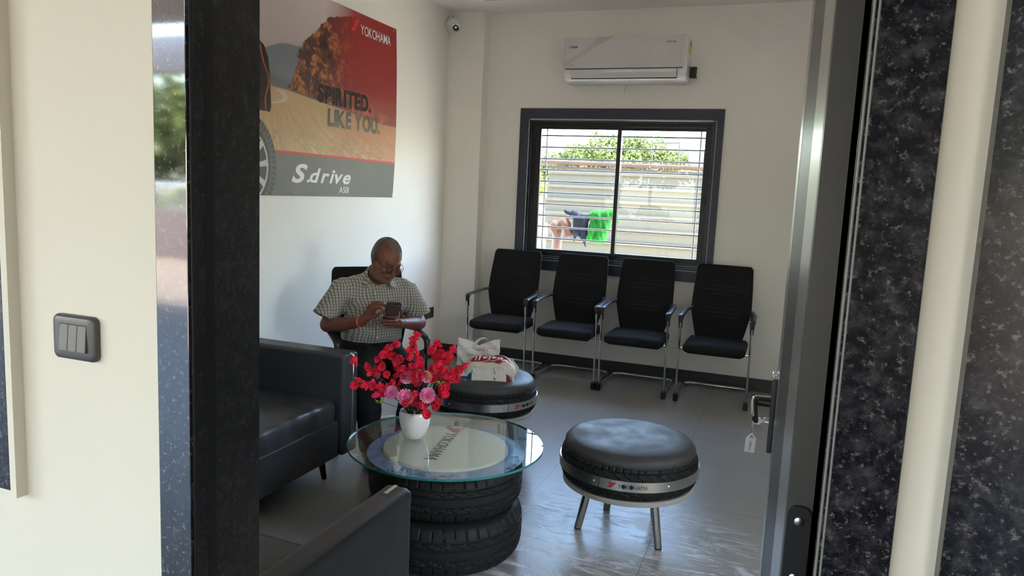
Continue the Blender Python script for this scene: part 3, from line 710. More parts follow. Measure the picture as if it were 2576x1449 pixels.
D2 = Vector((.45, -.85, -.42)).normalized(); R2_ = D2.to_track_quat('Z', 'Y').to_matrix(); q0 = c0_+Vector((.066, -.076, -.034))
def lens_(prof, m, nm, par): 
    m_ = MB(); m_.lathe(prof, 28); m_.v = [R2_ @ v+q0 for v in m_.v]; return m_.build(nm, m, par)
lr = lens_([(.032, -.005), (.034, .004), (.031, .013), (.025, .016)], 'chrome', 'lens_ring', cm); lens_([(.026, .012), (.024, .018), (.001, .020)], 'black_plastic', 'lens_face', cm); lens_([(.012, .018), (.012, .022), (.009, .024)], 'chrome', 'lens', cm)
MB().tube([(.0, -.01, .06), (-.002, -.012, .088)], .0035, 8).build('cable_stub', 'black_plastic', cm)

# ------------------------------------------------------------ air conditioner
M['flap_white'] = mat('glossy_flap', (.72, .72, .70), .12, coat=.5)
ac = thing('air_conditioner', 'white split air conditioner still in its film above the window', 'air conditioner', (-1.31, YB, 2.40))
AW = .98; prof = [(0, .0), (-.10, .0), (-.17, .022), (-.205, .06), (-.212, .10), (-.213, .30), (-.205, .335), (-.18, .345), (0, .345)]
def ac_extr(prof, x0, x1, taper=0):
    mb = MB(); n = len(prof); vs = [(x0, y, z) for y, z in prof]+[(x1, y, z) for y, z in prof]
    mb.add(vs, [list(range(n)), list(range(n, 2*n))[::-1]]+[[i, n+i, n+(i+1) % n, (i+1) % n] for i in range(n)]); return mb
b_ = ac_extr(prof, -AW/2, AW/2).build('casing', 'white_plastic', ac, 30); md = b_.modifiers.new('b', 'BEVEL'); md.width = .012; md.segments = 4; md.limit_method = 'ANGLE'; md.angle_limit = math.radians(60)
MB().prism(rrect(AW-.07, .235, .03, 8), 0, .005, lambda x, y, z: (x-.01, -.2115-z, y+.222)).build('front_panel', 'white_plastic', ac)
MB().b2((-AW/2+.01, -.2155, .096), (AW/2-.03, -.208, .104), .001, 1).build('trim_line', 'grey_print', ac)
fl_ = ac_extr([(-.199, .030), (-.217, .062), (-.219, .092), (-.212, .092), (-.195, .034)], -AW/2+.06, AW/2-.075).build('air_flap', 'flap_white', ac, 30)
mb = MB(); mb.b2((-AW/2+.06, -.190, .024), (AW/2-.075, -.182, .031)); mb.box((AW/2-.072, -.207, .06), (.003, .012, .062), (.3, 0, 0)); mb.build('outlet_gap', 'black_plastic', ac, 0)
q = MB().b2((-.437, -.218, .262), (-.383, -.2165, .278)).build('brand_label', 'blue_print', ac, 0)
v, f = text_geo('BLUE STAR', .042, .008, .02); flat_obj('brand_text', v, f, 'white_print', lambda x, y: (-.433+x, -.2186, .266+y), q)
MB().b2((-.455, -.218, .262), (-.443, -.2165, .276)).build('brand_emblem', 'silver', ac, 0)
v, f = text_geo('INVERTER', .074, .013, .018); flat_obj('model_text', v, f, 'grey_print', lambda x, y: (.325+x, -.2175, .287+y), ac)
MB().lathe([(.004, 0), (.004, .001)], 14, (-.430, -.2165, .128), rot=(PI/2, 0, 0)).build('sensor_dot', 'grey_print', ac)
mb = MB(); mb.b2((AW/2-.001, -.14, .22), (AW/2+.001, -.05, .28)); mb.build('energy_label', 'yellow', ac, 0); MB().b2((AW/2-.001, -.10, .285), (AW/2+.001, -.04, .32)).build('warning_label', 'red_print', ac, 0)
MB().b2((AW/2-.001, -.17, .05), (AW/2+.001, -.10, .13)).build('side_label', mat('beige_label', (.5, .46, .36), .5), ac, 0)
def filmfn(u, v):
    x = -.494+u*.972; z = .106+v*.238; y = -.219-.004*np.sin(u*37+v*9)*np.sin(v*23)-.003*vnoise(u, v, 14, 4)-.006*np.clip(.12-u, 0, 1)*8
    return np.stack([x, y, z], 1)
grid_mesh('plastic_film', 60, 24, filmfn, 'film', ac)
mb = MB(); pa = [(-.494, -.2225, .142), (-.42, -.224, .190), (-.30, -.2245, .262), (-.22, -.224, .345)]; pb = [(-.494, -.2225, .112), (-.40, -.224, .165), (-.26, -.2245, .250), (-.08, -.224, .345)]; mb.add(pa+pb, [(i, i+1, 5+i, 4+i) for i in range(3)]); mb.build('film_fold', thin_glass('film_crease', (.93, .925, .92), .5, .10, 1.3, .3), ac, 0)
bk = thing('pipe_bracket', 'black slotted plastic bracket sticking out right of the air conditioner', 'bracket', (-.793, YB, 2.49))
mb = MB(); mb.b2((-.025, -.050, -.040), (.028, -.042, .040), .003, 2); mb.b2((-.025, -.050, -.040), (.028, 0, -.034)); mb.b2((-.025, -.050, .034), (.028, 0, .040)); bo = mb.build('bracket_body', 'black_plastic', bk)
mb = MB()
for z in (-.028, -.014, 0, .014, .028): mb.b2((.016, -.0515, z-.003), (.024, -.0495, z+.003))
mb.build('slot', 'grey_print', bo, 0)
# ceiling light just above the picture
cl_ = thing('ceiling_light', 'flat square ceiling light panel, unlit', 'ceiling light', (-2.22, 5.42, ZC))
MB().b2((-.17, -.17, -.022), (.17, .17, 0), .004).build('frame', 'white_plastic', cl_); MB().b2((-.15, -.15, -.024), (.15, .15, -.020)).build('diffuser', 'white_gloss', cl_, 0)

# ------------------------------------------------------------ tyres
def tyre_geo(R, rin, h, style=0, nt=300):
    """lying tyre, z from 0 to h; style 0 = shoulder ribs only, 1 = angled tread blocks"""
    prof = []   # (r, z, kind)
    def arc(a0, a1, n, fr, fz):
        for i in range(n): t = a0+(a1-a0)*i/(n-1); prof.append((fr(t), fz(t)))
    m_ = h/2
    half = [(rin, m_-h*.30), (rin+.004, m_-h*.42), (rin+.02, m_-h*.475), (rin+.045, m_-h*.5), (R-.065, m_-h*.495), (R-.04, m_-h*.47), (R-.026, m_-h*.44)]
    tz = np.linspace(-.42, .42, 43); tread = [(R-.020*abs(t/.42)**4-.002, m_+h*t) for t in tz]
    full = half+tread+[(r, 2*m_-z) for r, z in half[::-1]]
    full = np.array(full); k = len(full); th = np.arange(nt)*2*PI/nt
    V = np.zeros((k, nt, 3))
    for i, (r, z) in enumerate(full):
        t = (z-m_)/h; rr = np.full(nt, r)
        if abs(t) <= .43 and 6 <= i < k-7:
            at = abs(t)
            if style == 1:
                if abs(at-.09) < .016 or abs(at-.235) < .016: rr -= .008
                elif at < .075: pass
                elif at < .235: ph = (th*36/(2*PI)+t*9) % 1; rr -= np.where(ph < .13, .007, 0)
                else: ph = (th*44/(2*PI)+.3*t) % 1; rr -= np.where(ph < .12, .006, 0)
            else:
                if abs(at-.30) < .012: rr -= .006
                elif at < .28: ph = (th*40/(2*PI)+t*5) % 1; rr -= np.where(ph < .12, .005, 0)
                else: ph = (th*60/(2*PI)) % 1; rr -= np.where(ph < .16, .006, 0)
        if .43 < abs(t) < .48 and r > R-.045: rr -= np.where((th*60/(2*PI)) % 1 < .16, .003, 0)
        V[i] = np.stack([rr*np.cos(th), rr*np.sin(th), np.full(nt, z)], 1)
    I = np.arange(k*nt).reshape(k, nt); J = np.roll(I, -1, 1); F = np.stack([I[:-1], J[:-1], J[1:], I[1:]], -1).reshape(-1, 4)
    return V.reshape(-1, 3), F
def tyre(parent, R, rin, h, z, style, name='tyre', c=(0, 0), rot=0):
    V, F = tyre_geo(R, rin, h, style); o = np_mesh(name, V, F, 'rubber', parent); o.location = (c[0], c[1], z); o.rotation_euler = (0, 0, rot); smooth_angle(o.data, 28); return o

def cyl_text(name, s, m, R, th0, z0, wd, ht, bold, parent, fillO=False):
    bx = []; v, f = text_geo(s, wd, ht, bold, 0, 1.0, bx); fn = lambda x, y: ((R+.0008)*math.cos(th0+x/R), (R+.0008)*math.sin(th0+x/R), z0+y)
    o = flat_obj(name, v, f, m, fn, parent)
    if fillO:
        q = []
        for cx_ in ((bx[1][0]+bx[1][1])/2/wd, (bx[3][0]+bx[3][1])/2/wd):
            q.append([(cx_*wd+ht*.5*math.cos(a), ht*.5+ht*.52*math.sin(a)) for a in np.linspace(0, 2*PI, 25)[:-1]])
        polys_obj('filled_letter', q, m, fn, o)
    return o
def make_stool(label, loc, logo_th, leg_angles, group):
    t = thing('tyre_stool', label, 'stool', loc, 0, group)
    tyre(t, .306, .17, .165, .245, 0)
    b = MB(); R = .3085
    b.lathe([(R-.006, .303), (R, .303), (R, .346), (R-.006, .346)], 96, capt=False, capb=False); band = b.build('steel_band', 'brushed', t)
    for a in np.arange(6)*PI/3+.70+logo_th:
        mb = MB(); mb.lathe([(.006, -.002), (.0055, .002), (.002, .004)], 12, ((R)*math.cos(a), (R)*math.sin(a), .3245), rot=(0, PI/2, a)); mb.build('bolt', 'brushed', band)
    mb = MB(); a = logo_th-.27; mb.box((R*math.cos(a), R*math.sin(a), .3245), (.002, .002, .043), (0, 0, a)); mb.build('seam', 'black_print', band)
    cyl_text('logo_lettering', 'YOKOHAMA', 'black_print', R, logo_th, .315, .122, .0180, .0, band, True)
    polys_obj('winged_mark', ymark(.038, .023), 'red_print', lambda x, y: ((R+.001)*math.cos(logo_th-.145+x/R), (R+.001)*math.sin(logo_th-.145+x/R), .313+y), band)
    c = MB(); pr = [(.20, .375), (.268, .376), (.284, .384), (.290, .400), (.288, .416), (.276, .431), (.255, .440), (.20, .4455), (.12, .4475), (.04, .448), (.001, .448)]
    c.lathe(pr, 96, capt=False); cu = c.build('cushion', 'cushion', t, 80)
    mb = MB(); ring = [(.287*math.cos(a), .287*math.sin(a), .3925) for a in np.linspace(0, 2*PI, 97)[:-1]]
    mb = MB().lathe([(.10, .228), (.278, .228), (.290, .232), (.292, .246), (.286, .252), (.10, .252)], 96); mb.build('base_ring', 'white_base', t, 40)
    for a in leg_angles:
        d = Vector((math.cos(a), math.sin(a), 0)); top = d*.165+Vector((0, 0, .232)); bot = d*.212+Vector((0, 0, .006)); mb = MB(); mb.tube([bot, top], [.0165, .0185], 24)
        lg = mb.build('leg', 'chrome_dark', t)
        mb = MB(); mb.tube([d*.2125, bot], .0155, 20); mb.build('foot_pad', 'rubber_foot', lg)
        mb = MB(); mb.lathe([(.034, 0), (.034, .004)], 24, tuple(d*.165+Vector((0, 0, .2245)))); mb.build('mounting_plate', 'brushed', lg)
    return t
M['white_base'] = mat('pale_plywood_base', (.42, .41, .38), .4)
M['chrome_dark'] = mat('steel_leg', (.42, .41, .40), .22, metal=1)
grp = 'tyre stools with leatherette cushions'
make_stool('tyre stool with empty grey cushion standing in the open on the right', (-.572, 3.185, 0), math.radians(-86.5), [math.radians(a) for a in (203, 325, 60, 125)], grp)
make_stool('tyre stool holding the two bags, behind the flowers and glass table', (-1.565, 3.885, 0), math.radians(-27), [math.radians(a) for a in (-35, 235, 55, 145)], grp)

# ------------------------------------------------------------ coffee table of two tyres
TX, TY = -1.258, 2.715
tb = thing('coffee_table', 'round glass coffee table on two stacked tyres', 'table', (TX, TY, 0))
tyre(tb, .335, .19, .215, 0, 1, rot=.3); tyre(tb, .325, .19, .200, .212, 1, c=(.0, .01), rot=1.1)
mb = MB(); mb.lathe([(.20, .330), (.257, .395), (.262, .418), (.260, .428), (.252, .4315), (.001, .4325)], 96, capt=False); 
M['disc'] = paint('cream_painted_disc', (.86, .84, .72), .04); dsc = mb.build('hub_disc', 'disc', tb, 50)
# blue streaked ring around the disc, over the upper tyre
M['blue_streaks'] = vcol_mat('blue_streaked_ring', .35)
def bluefn(u, v):
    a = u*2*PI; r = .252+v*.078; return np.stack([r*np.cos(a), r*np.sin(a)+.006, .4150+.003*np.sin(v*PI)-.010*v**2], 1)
def bluecol(u, v):
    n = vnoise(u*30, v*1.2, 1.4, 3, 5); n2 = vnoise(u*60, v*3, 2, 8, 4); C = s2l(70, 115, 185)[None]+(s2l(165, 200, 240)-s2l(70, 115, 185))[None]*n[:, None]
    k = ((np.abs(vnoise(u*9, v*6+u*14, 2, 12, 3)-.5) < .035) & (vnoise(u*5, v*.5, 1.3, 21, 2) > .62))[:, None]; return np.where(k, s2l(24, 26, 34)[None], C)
grid_mesh('blue_ring', 360, 12, bluefn, 'blue_streaks', tb, colfn=bluecol)
v, f = text_geo('YOKOHAMA', .335, .052, .028)
lt = flat_obj('lettering', v, f, 'black_print', lambda x, y: (-.068+y+.060*x/.335, .150-x, .4337), dsc)
lt.data.materials[0] = M['black_print']; md = lt.modifiers.new('s', 'SOLIDIFY'); md.thickness = .004
polys_obj('winged_mark', ymark(.085, .085), 'red_print', lambda x, y: (-.098+y*.95, .238-x, .4345), dsc)
mb = MB(); Rg = .409; zt = .4475; n = 128
mb.lathe([(Rg-.0015, zt-.010), (Rg, zt-.0085), (Rg, zt-.0015), (Rg-.0015, zt)], n, capt=False, capb=False); 
mb.slot = 1; vs = [( (Rg-.0015)*math.cos(2*PI*j/n), (Rg-.0015)*math.sin(2*PI*j/n), zt) for j in range(n)]; mb.add(vs, [list(range(n))])
mb.add([(x, y, zt-.010) for x, y, z in vs], [list(range(n))[::-1]])
mb.build('glass_top', ['glass_edge', 'table_glass'], tb, 30)
for a in (2.8, 4.9, .7):
    MB().lathe([(.021, 0), (.021, .004)], 32, (.34*math.cos(a), .34*math.sin(a), zt-.0145)).build('suction_pad', thin_glass('clear_pad', (.85, .92, .9), .8, .1), tb)

# ------------------------------------------------------------ visitor chairs
def chair_back_geo():
    # closed slab, local: x across, y depth, z up; front at lower y
    zs = np.linspace(.44, 1.005, 30); nx = 22
    hw = np.interp(zs, [.44, .52, .66, .80, .97, 1.005], [.175, .195, .226, .222, .212, .206])
    vs = []; 
    for s_ in (0, 1):
        for i, z in enumerate(zs):
            yb = np.interp(z, [.44, .60, .75, .88, 1.005], [.135, .150, .185, .225, .262]); cr = .014
            for j in range(nx+1):
                t = -1+2*j/nx; w_ = hw[i]
                if z > .985: w_ -= .012*((z-.985)/.02)**2
                y = yb-.030*(1-t*t)*0+.022*(t*t)*(-1)+.0; vs.append((t*w_, y+(.018 if s_ else 0), z))
    nz = len(zs); I = lambda s_, i, j: s_*nz*(nx+1)+i*(nx+1)+j; fs = []
    for i in range(nz-1):
        for j in range(nx):
            fs.append((I(0, i, j), I(0, i, j+1), I(0, i+1, j+1), I(0, i+1, j))); fs.append((I(1, i, j), I(1, i+1, j), I(1, i+1, j+1), I(1, i, j+1)))
        fs.append((I(0, i, 0), I(0, i+1, 0), I(1, i+1, 0), I(1, i, 0))); fs.append((I(0, i, nx), I(1, i, nx), I(1, i+1, nx), I(0, i+1, nx)))
    for j in range(nx): fs.append((I(0, 0, j), I(1, 0, j), I(1, 0, j+1), I(0, 0, j+1))); fs.append((I(0, nz-1, j), I(0, nz-1, j+1), I(1, nz-1, j+1), I(1, nz-1, j)))
    return vs, fs
def back_y(x, z):
    z = np.asarray(z, float); yb = np.interp(z, [.44, .60, .75, .88, 1.005], [.135, .150, .185, .225, .262]); hw = np.interp(z, [.44, .52, .66, .80, .97, 1.005], [.175, .195, .226, .222, .212, .206]); return yb-.022*(x/hw)**2
def make_chair(label):
    t = thing('visitor_chair', label, 'chair', (0, 0, 0), 0, 'black cantilever visitor chairs')
    vs, fs = chair_back_geo(); b = link_mesh('backrest', vs, fs, 'mesh_fabric', t, 35); md = b.modifiers.new('b', 'BEVEL'); md.width = .006; md.segments = 3; md.limit_method = 'ANGLE'; md.angle_limit = math.radians(50)
    mb = MB()
    for z, xa, xb in ((.845, -.10, .10), (.815, -.17, -.02), (.812, .03, .17), (.782, -.10, .10), (.675, -.10, .12), (.645, -.14, .13), (.612, -.10, .12)):
        pts = [(x, float(back_y(x, z))-.0012, z) for x in np.linspace(xa, xb, 8)]; mb.tube(pts, .0016, 6)
    mb.build('slit_seam', M['seam'], b)
    # bottom frame hoop behind the mesh
    s = SDF((-.26, -.33, .34), (.26, .20, .50), .008)
    s.box((0, -.065, .420), (.222, .205, .034), .026, k=.01); s.ell((0, -.06, .44), (.19, .17, .024), k=.03); s.cap((-.17, -.262, .418), (.17, -.262, .418), .026, k=.03)
    s.build('seat', 'seat_fabric', t, smooth_it=3)
    MB().b2((-.19, -.22, .372), (.19, .12, .390), .004).build('seat_pan', 'black_plastic', t)
    fr = MB()
    for sx in (-1, 1):
        x = .252*sx
        pts = fillet([(x, .13, .655), (x, -.235, .645), (x, -.205, .012), (x, .24, .012)], .05, 6)
        # flat oval tube for the upright, running on into the floor runner
        fr.tube(fillet([(x, -.232, .60), (x, -.200, .026), (x, .25, .018)], .03, 6), [(.014, .008)]*(2+7), 12, sq=(0, 1, .0))
    fr.tube(fillet([(-.256, .22, .018), (-.256, .305, .020), (-.19, .315, .026), (.19, .315, .026), (.256, .305, .020), (.256, .22, .018)], .04, 6), .0115, 12)
    fr.build('chrome_frame', 'chrome', t)
    mb = MB()
    MB().tube([(-.25, -.19, .40), (.25, -.19, .40)], .009, 10).build('cross_tube', 'chrome', t); MB().tube([(-.20, .10, .40), (.20, .10, .40)], .009, 10).build('cross_tube', 'chrome', t)
    for sx in (-1, 1):
        x = .252*sx; path = fillet([(x, -.222, .560), (x, -.238, .650), (x*.995, .02, .662), (x*.90, .155, .668)], .035, 6); n = len(path)
        rs = [(.012+.010*min(1, i/(n*.4)), .012+.008*min(1, i/(n*.4))) if i < n*.4 else (.010, .022) for i in range(n)]
        rs = [(.013, .013)]+[(.013-.003*min(1, i/6), .014+.010*min(1, i/6)) for i in range(1, n)]
        mb = MB(); mb.tube(path, rs, 16, sq=(0, 1, 0)); a = mb.build('armrest', 'arm_plastic', t, 50)
        m3 = MB(); m3.box((x, -.203, .028), (.034, .050, .056), (.10, 0, 0), .006); m3.build('foot_clamp', 'rubber_foot', t)
        m4 = MB(); m4.tube([(x*.82, .14, .668), (x*.90, .16, .668)], .012, 10); m4.build('arm_bracket', 'black_plastic', a)
    return t
M['seam'] = mat('seam_grey', (.030, .030, .036), .6)
ch = make_chair('black mesh visitor chair nearest the corner column, bag stool in front of it')
ch.location = (-2.135, 5.70, 0)
for x, lab in ((-1.556, 'black mesh visitor chair second from the corner, under the window'), (-1.013, 'black mesh visitor chair third from the corner, under the right half of the window'), (-.418, 'black mesh visitor chair at the right end of the row, nearest the door')):
    c = copy_tree(ch); c.location = (x, 5.70, 0); c['label'] = lab
c = copy_tree(ch); c['label'] = 'black mesh visitor chair the man is sitting on'
MTH = math.radians(43); MO = (-2.2, 3.70, 0); c.location = MO; c.rotation_euler = (0, 0, MTH)

# ------------------------------------------------------------ sofas
def rbox(name, c, d, bev, m, parent, seg=4, puff=0, rot=None):
    bm = bmesh.new(); bmesh.ops.create_cube(bm, size=1); bmesh.ops.scale(bm, vec=d, verts=bm.verts)
    bmesh.ops.bevel(bm, geom=list(bm.edges), offset=bev, segments=seg, profile=.5, affect='EDGES')
    mb = MB(); mb.bm(bm, c, rot); mb.wn = True; return mb.build(name, m, parent, 50)
def cushion_mesh(name, c, d, parent, m='leather', wr=.004, seed=0):
    nu, nv = 60, 60; n = 8
    s = SDF((c[0]-d[0]/2-.03, c[1]-d[1]/2-.03, c[2]-d[2]/2-.03), (c[0]+d[0]/2+.03, c[1]+d[1]/2+.03, c[2]+d[2]/2+.04), .009)
    s.box(c, (d[0]/2, d[1]/2, d[2]/2), .035, k=0); s.ell((c[0], c[1], c[2]+d[2]/2-.02), (d[0]*.47, d[1]*.47, .035), k=.03)
    s.disp(lambda X, Y, Z: wr*np.sin(X*23+np.sin(Y*31+seed)*1.5+Z*20)*np.sin(Y*19+np.cos(X*17)*1.2)*np.exp(-((X-(c[0]+d[0]/2))**2)/.02))
    return s.build(name, m, parent, smooth_it=3)
# two-seater along the left wall, facing the table
sf = thing('two_seater_sofa', 'black leatherette sofa along the left wall with chrome-edged arm', 'sofa', (-2.42, 2.42, 0))
# local: +x is the front
FX = .375
rbox('base', (-.01, 0, .205), (.74, 1.40, .17), .012, 'leather', sf)
rbox('front_panel', (FX-.012, 0, .215), (.035, 1.36, .19), .008, 'leather', sf)
for k, yy in enumerate((-.345, .345)): cushion_mesh('seat_cushion', (.045, yy, .350), (.66, .675, .135), sf, seed=k*2)
for k, yy in enumerate((-.345, .345)): cushion_mesh('back_cushion', (-.30, yy, .53), (.17, .67, .33), sf, seed=5+k)
for sy_ in (-1, 1):
    a = MB(); yy = sy_*.755
    a.box((.005, yy, .385), (.80, .135, .53), None, .022, 5); ao = a.build('arm', 'leather', sf, 60)
    mb = MB(); mb.tube(fillet([(.385, yy+.055*0, .63), (.4085, yy, .645), (.4085, yy, .20), (.38, yy, .135)], .02, 6), [(.006, .010)]*(2+7*2), 12, sq=(0, 1, 0)); mb.build('chrome_strip', 'chrome', ao)
    mb = MB(); mb.box((.400, yy, .39), (.012, .10, .50), None, .005); mb.build('arm_front_welt', 'leather', ao)
rbox('back', (-.385, 0, .40), (.11, 1.62, .56), .03, 'leather', sf)
for xx in (-.33, .30):
    for yy in (-.70, .64): 
        mb = MB(); mb.tube([(xx+.02, yy+.01, .0), (xx, yy, .13)], [.012, .020], 4); mb.build('leg', 'black_plastic', sf, 0)
# armchair-end in the foreground, seen from its right arm; faces into the room
s2 = thing('armchair_sofa', 'black leatherette sofa in the foreground beside the doorway, seat facing the room', 'sofa', (-1.55, 1.455, 0))
# local: +y is the front; right arm at +x
AXR = .605
a = SDF((.50, -.36, .08), (.68, .35, .70), .006)
a.box((.592, -.02, .39), (.042, .335, .275), .018, k=0)
a.disp(lambda X, Y, Z: .0022*np.sin(X*260+Y*30)*np.exp(-((Y-.285)**2)/.0010)*(Z > .62))
ao = a.build('arm', 'leather', s2, smooth_it=2)
mb = MB()
for j in (0, 1):
    pts = [(.6315+.004*j, y, .6645-.0035*j) for y in np.linspace(-.33, .27, 60)]
    for i in range(0, 58): mb.tube([pts[i], tuple(Vector(pts[i]).lerp(Vector(pts[i+1]), .62))], .0009, 5)
mb.build('stitching', 'black_print', ao)
mb = MB(); mb.box((.588, .268, .6675), (.013, .060, .004), (0, 0, 0), .0015); mb.build('chrome_strip', 'silver', ao)
rbox('base', (.10, -.01, .205), (.90, .62, .17), .012, 'leather', s2)
cushion_mesh('seat_cushion', (.10, .03, .350), (.89, .60, .135), s2, seed=3)
rbox('back', (.10, -.30, .36), (.90, .13, .46), .05, 'leather', s2, 5)
mb = MB(); pts = bezier([(.545, -.235, .46), (.545, -.237, .52), (.54, -.25, .57), (.535, -.30, .59)], 8)
for i in range(len(pts)-1): mb.tube([pts[i], pts[i].lerp(pts[i+1], .6)], .0009, 5)
mb.build('back_stitching', 'black_print', s2)
rbox('arm', (-.39, -.02, .385), (.085, .67, .55), .018, 'leather', s2)
for xx in (-.32, .52):
    for yy in (-.28, .26): mb = MB(); mb.tube([(xx, yy, 0), (xx, yy, .13)], [.012, .020], 4); mb.build('leg', 'black_plastic', s2, 0)

# ------------------------------------------------------------ vase and flowers
VX, VY, VZ = -1.404, 2.705, zt
va = thing('vase', 'small white ceramic vase on the glass table', 'vase', (VX, VY, VZ))
mb = MB(); mb.lathe([(.001, 0), (.034, 0), (.040, .003), (.051, .025), (.061, .055), (.066, .085), (.066, .105), (.062, .116), (.060, .118), (.057, .116), (.060, .100), (.058, .06), (.03, .012), (.001, .01)], 64, capt=False, capb=False)
mb.build('vase_body', 'white_gloss', va, 80)
CR = Vector((VX, VY, 0)).normalized(); RT = Vector((-CR.y*-1, -CR.x, 0)); RT = Vector((.887, .461, 0)); FW = Vector((-.461, .887, 0))  # image right / away
def petal_mesh(npet, wd, ln, cup, name, nL=4, nW=4, ruffle=.0, curl=.0):
    vs = []; fs = []
    for k in range(npet):
        a = 2*PI*k/npet+.15*(k % 2); R_ = Matrix.Rotation(a, 3, 'Z'); b0 = len(vs)
        for i in range(nL+1):
            t = i/nL; w_ = wd*math.sin(PI*min(1, .18+.72*t))**.8*(1 if t < .95 else .8)
            for j in range(nW+1):
                s_ = -1+2*j/nW; x = t*ln; z = cup*(t**1.6)*ln+.25*wd*s_*s_*(1-t*.3)-curl*t**3*ln+ruffle*math.sin(s_*7+k*2)*t; vs.append(R_ @ Vector((x*math.cos(cup*.6*t), s_*w_, z)))
        for i in range(nL):
            for j in range(nW): q = b0+i*(nW+1)+j; fs.append((q, q+1, q+nW+2, q+nW+1))
    return vs, fs
blos = []
for k in range(4):
    vs, fs = petal_mesh(5, .0125+.001*k, .019+.001*k, .35+.28*k, 'b', ruffle=.0012)
    v2, f2 = petal_mesh(4, .009, .012, 1.0, 'b'); n0 = len(vs); vs += [v+Vector((0, 0, .003)) for v in v2]; fs += [tuple(i+n0 for i in f) for f in f2]
    me = bpy.data.meshes.new('blossom'); me.from_pydata([tuple(v) for v in vs], [], fs); me.materials.append(M['red_pink']); smooth_angle(me, 80); blos.append(me)
def P3(px, py, dep): # offsets in the bouquet from metres right, up, away
    return Vector((VX, VY, VZ))+RT*px+FW*dep+Vector((0, 0, py))
def offs(x, y): return ((x-1041)*.00162, (1117-y)*.00164)
branches = [  # lists of blossom positions in picture units, tip first; depth at tip
 ([(890, 933), (919, 940), (929, 952), (948, 962)], .05), ([(897, 962), (918, 976), (934, 974), (955, 984)], -.06),
 ([(955, 908), (948, 916), (960, 935), (973, 955), (985, 972)], .02), ([(986, 893), (972, 898), (978, 915), (1000, 922), (992, 942), (1000, 962)], .10),
 ([(1005, 905), (996, 912), (1004, 930), (1012, 950)], -.05), ([(1045, 860), (1032, 872), (1037, 886), (1032, 900), (1040, 914), (1030, 932)], .03),
 ([(1052, 928), (1045, 942), (1060, 950), (1040, 958), (1048, 975)], -.07), ([(1091, 882), (1084, 897), (1098, 905), (1090, 922), (1082, 945), (1078, 965)], .06),
 ([(1140, 887), (1130, 893), (1118, 903), (1128, 912), (1108, 925), (1098, 940), (1092, 960)], .0), ([(1171, 921), (1152, 930), (1136, 938), (1120, 950)], -.04),
 ([(1152, 957), (1145, 968), (1128, 965), (1122, 978), (1112, 990)], .05), ([(1100, 1006), (1094, 1022), (1085, 1008), (1112, 998)], -.10),
 ([(945, 1004), (953, 985), (960, 1000), (975, 990)], -.03), ([(1072, 1036), (1060, 1018), (1064, 998)], -.11), ([(1022, 1012), (1032, 998), (1040, 1015)], -.11), ([(1005, 985), (1015, 972), (990, 1000)], .09)]
places = ['lowest on the left, reaching furthest out', 'drooping left just under the furthest one', 'upper left, curling up in front of the man', 'tall on the left behind the others', 'left of the middle and short', 'tallest, standing up in the middle', 'in the middle front, above the pink blooms', 'right of the tallest one, upright', 'tall at the upper right', 'reaching furthest right toward the bags', 'right side, under the furthest right one', 'low at the right over the vase rim', 'low at the left above the rim', 'hanging over the front of the vase rim', 'short in front just above the vase', 'short at the left of the pink blooms']
rr = random.Random(3)
mouth = Vector((VX, VY, VZ+.10))
for bi, (pts, dep) in enumerate(branches):
    t = thing('blossom_branch', 'red artificial blossom branch in the vase, %s' % places[bi], 'flower', tuple(mouth), 0, 'red blossom branches in the vase')
    w3 = []; n = len(pts)
    for i, (x, y) in enumerate(pts):
        a, b = offs(x, y); k = 1-i/(n+1); w3.append(P3(a, b, dep*k+rr.uniform(-.012, .012)))
    base = mouth+(w3[-1]-mouth)*.0+Vector((rr.uniform(-.02, .02), rr.uniform(-.02, .02), -.03)); lo = [p_-mouth for p_ in w3[::-1]]
    sp = []; 
    mid = (base-mouth)*.4+lo[0]*.5; pth = bezier([base-mouth, mid+Vector((0, 0, .01))]+lo, 4)
    mb = MB(); mb.tube(pth, [.0024-.0013*i/len(pth) for i in range(len(pth))], 6); mb.build('stem', 'stem', t)
    for i, p_ in enumerate(lo):
        for q in range(3 if i < n-1 else 2):
            bl = bpy.data.objects.new('blossom', blos[rr.randrange(4)]); COL.objects.link(bl); bl.parent = t
            off = Vector((rr.uniform(-1, 1), rr.uniform(-1, 1), rr.uniform(-.8, 1)))*.009*(q > 0)*1.3; bl.location = p_+off
            out = (p_+Vector((0, 0, .02))).normalized(); d = (out*.5+Vector((rr.uniform(-.9, .9), rr.uniform(-1.3, .4), rr.uniform(-.5, .8)))).normalized()
            bl.rotation_euler = d.to_track_quat('Z', 'Y').to_euler(); s_ = rr.uniform(.75, 1.08); bl.scale = (s_, s_*rr.uniform(.8, 1.1), s_)
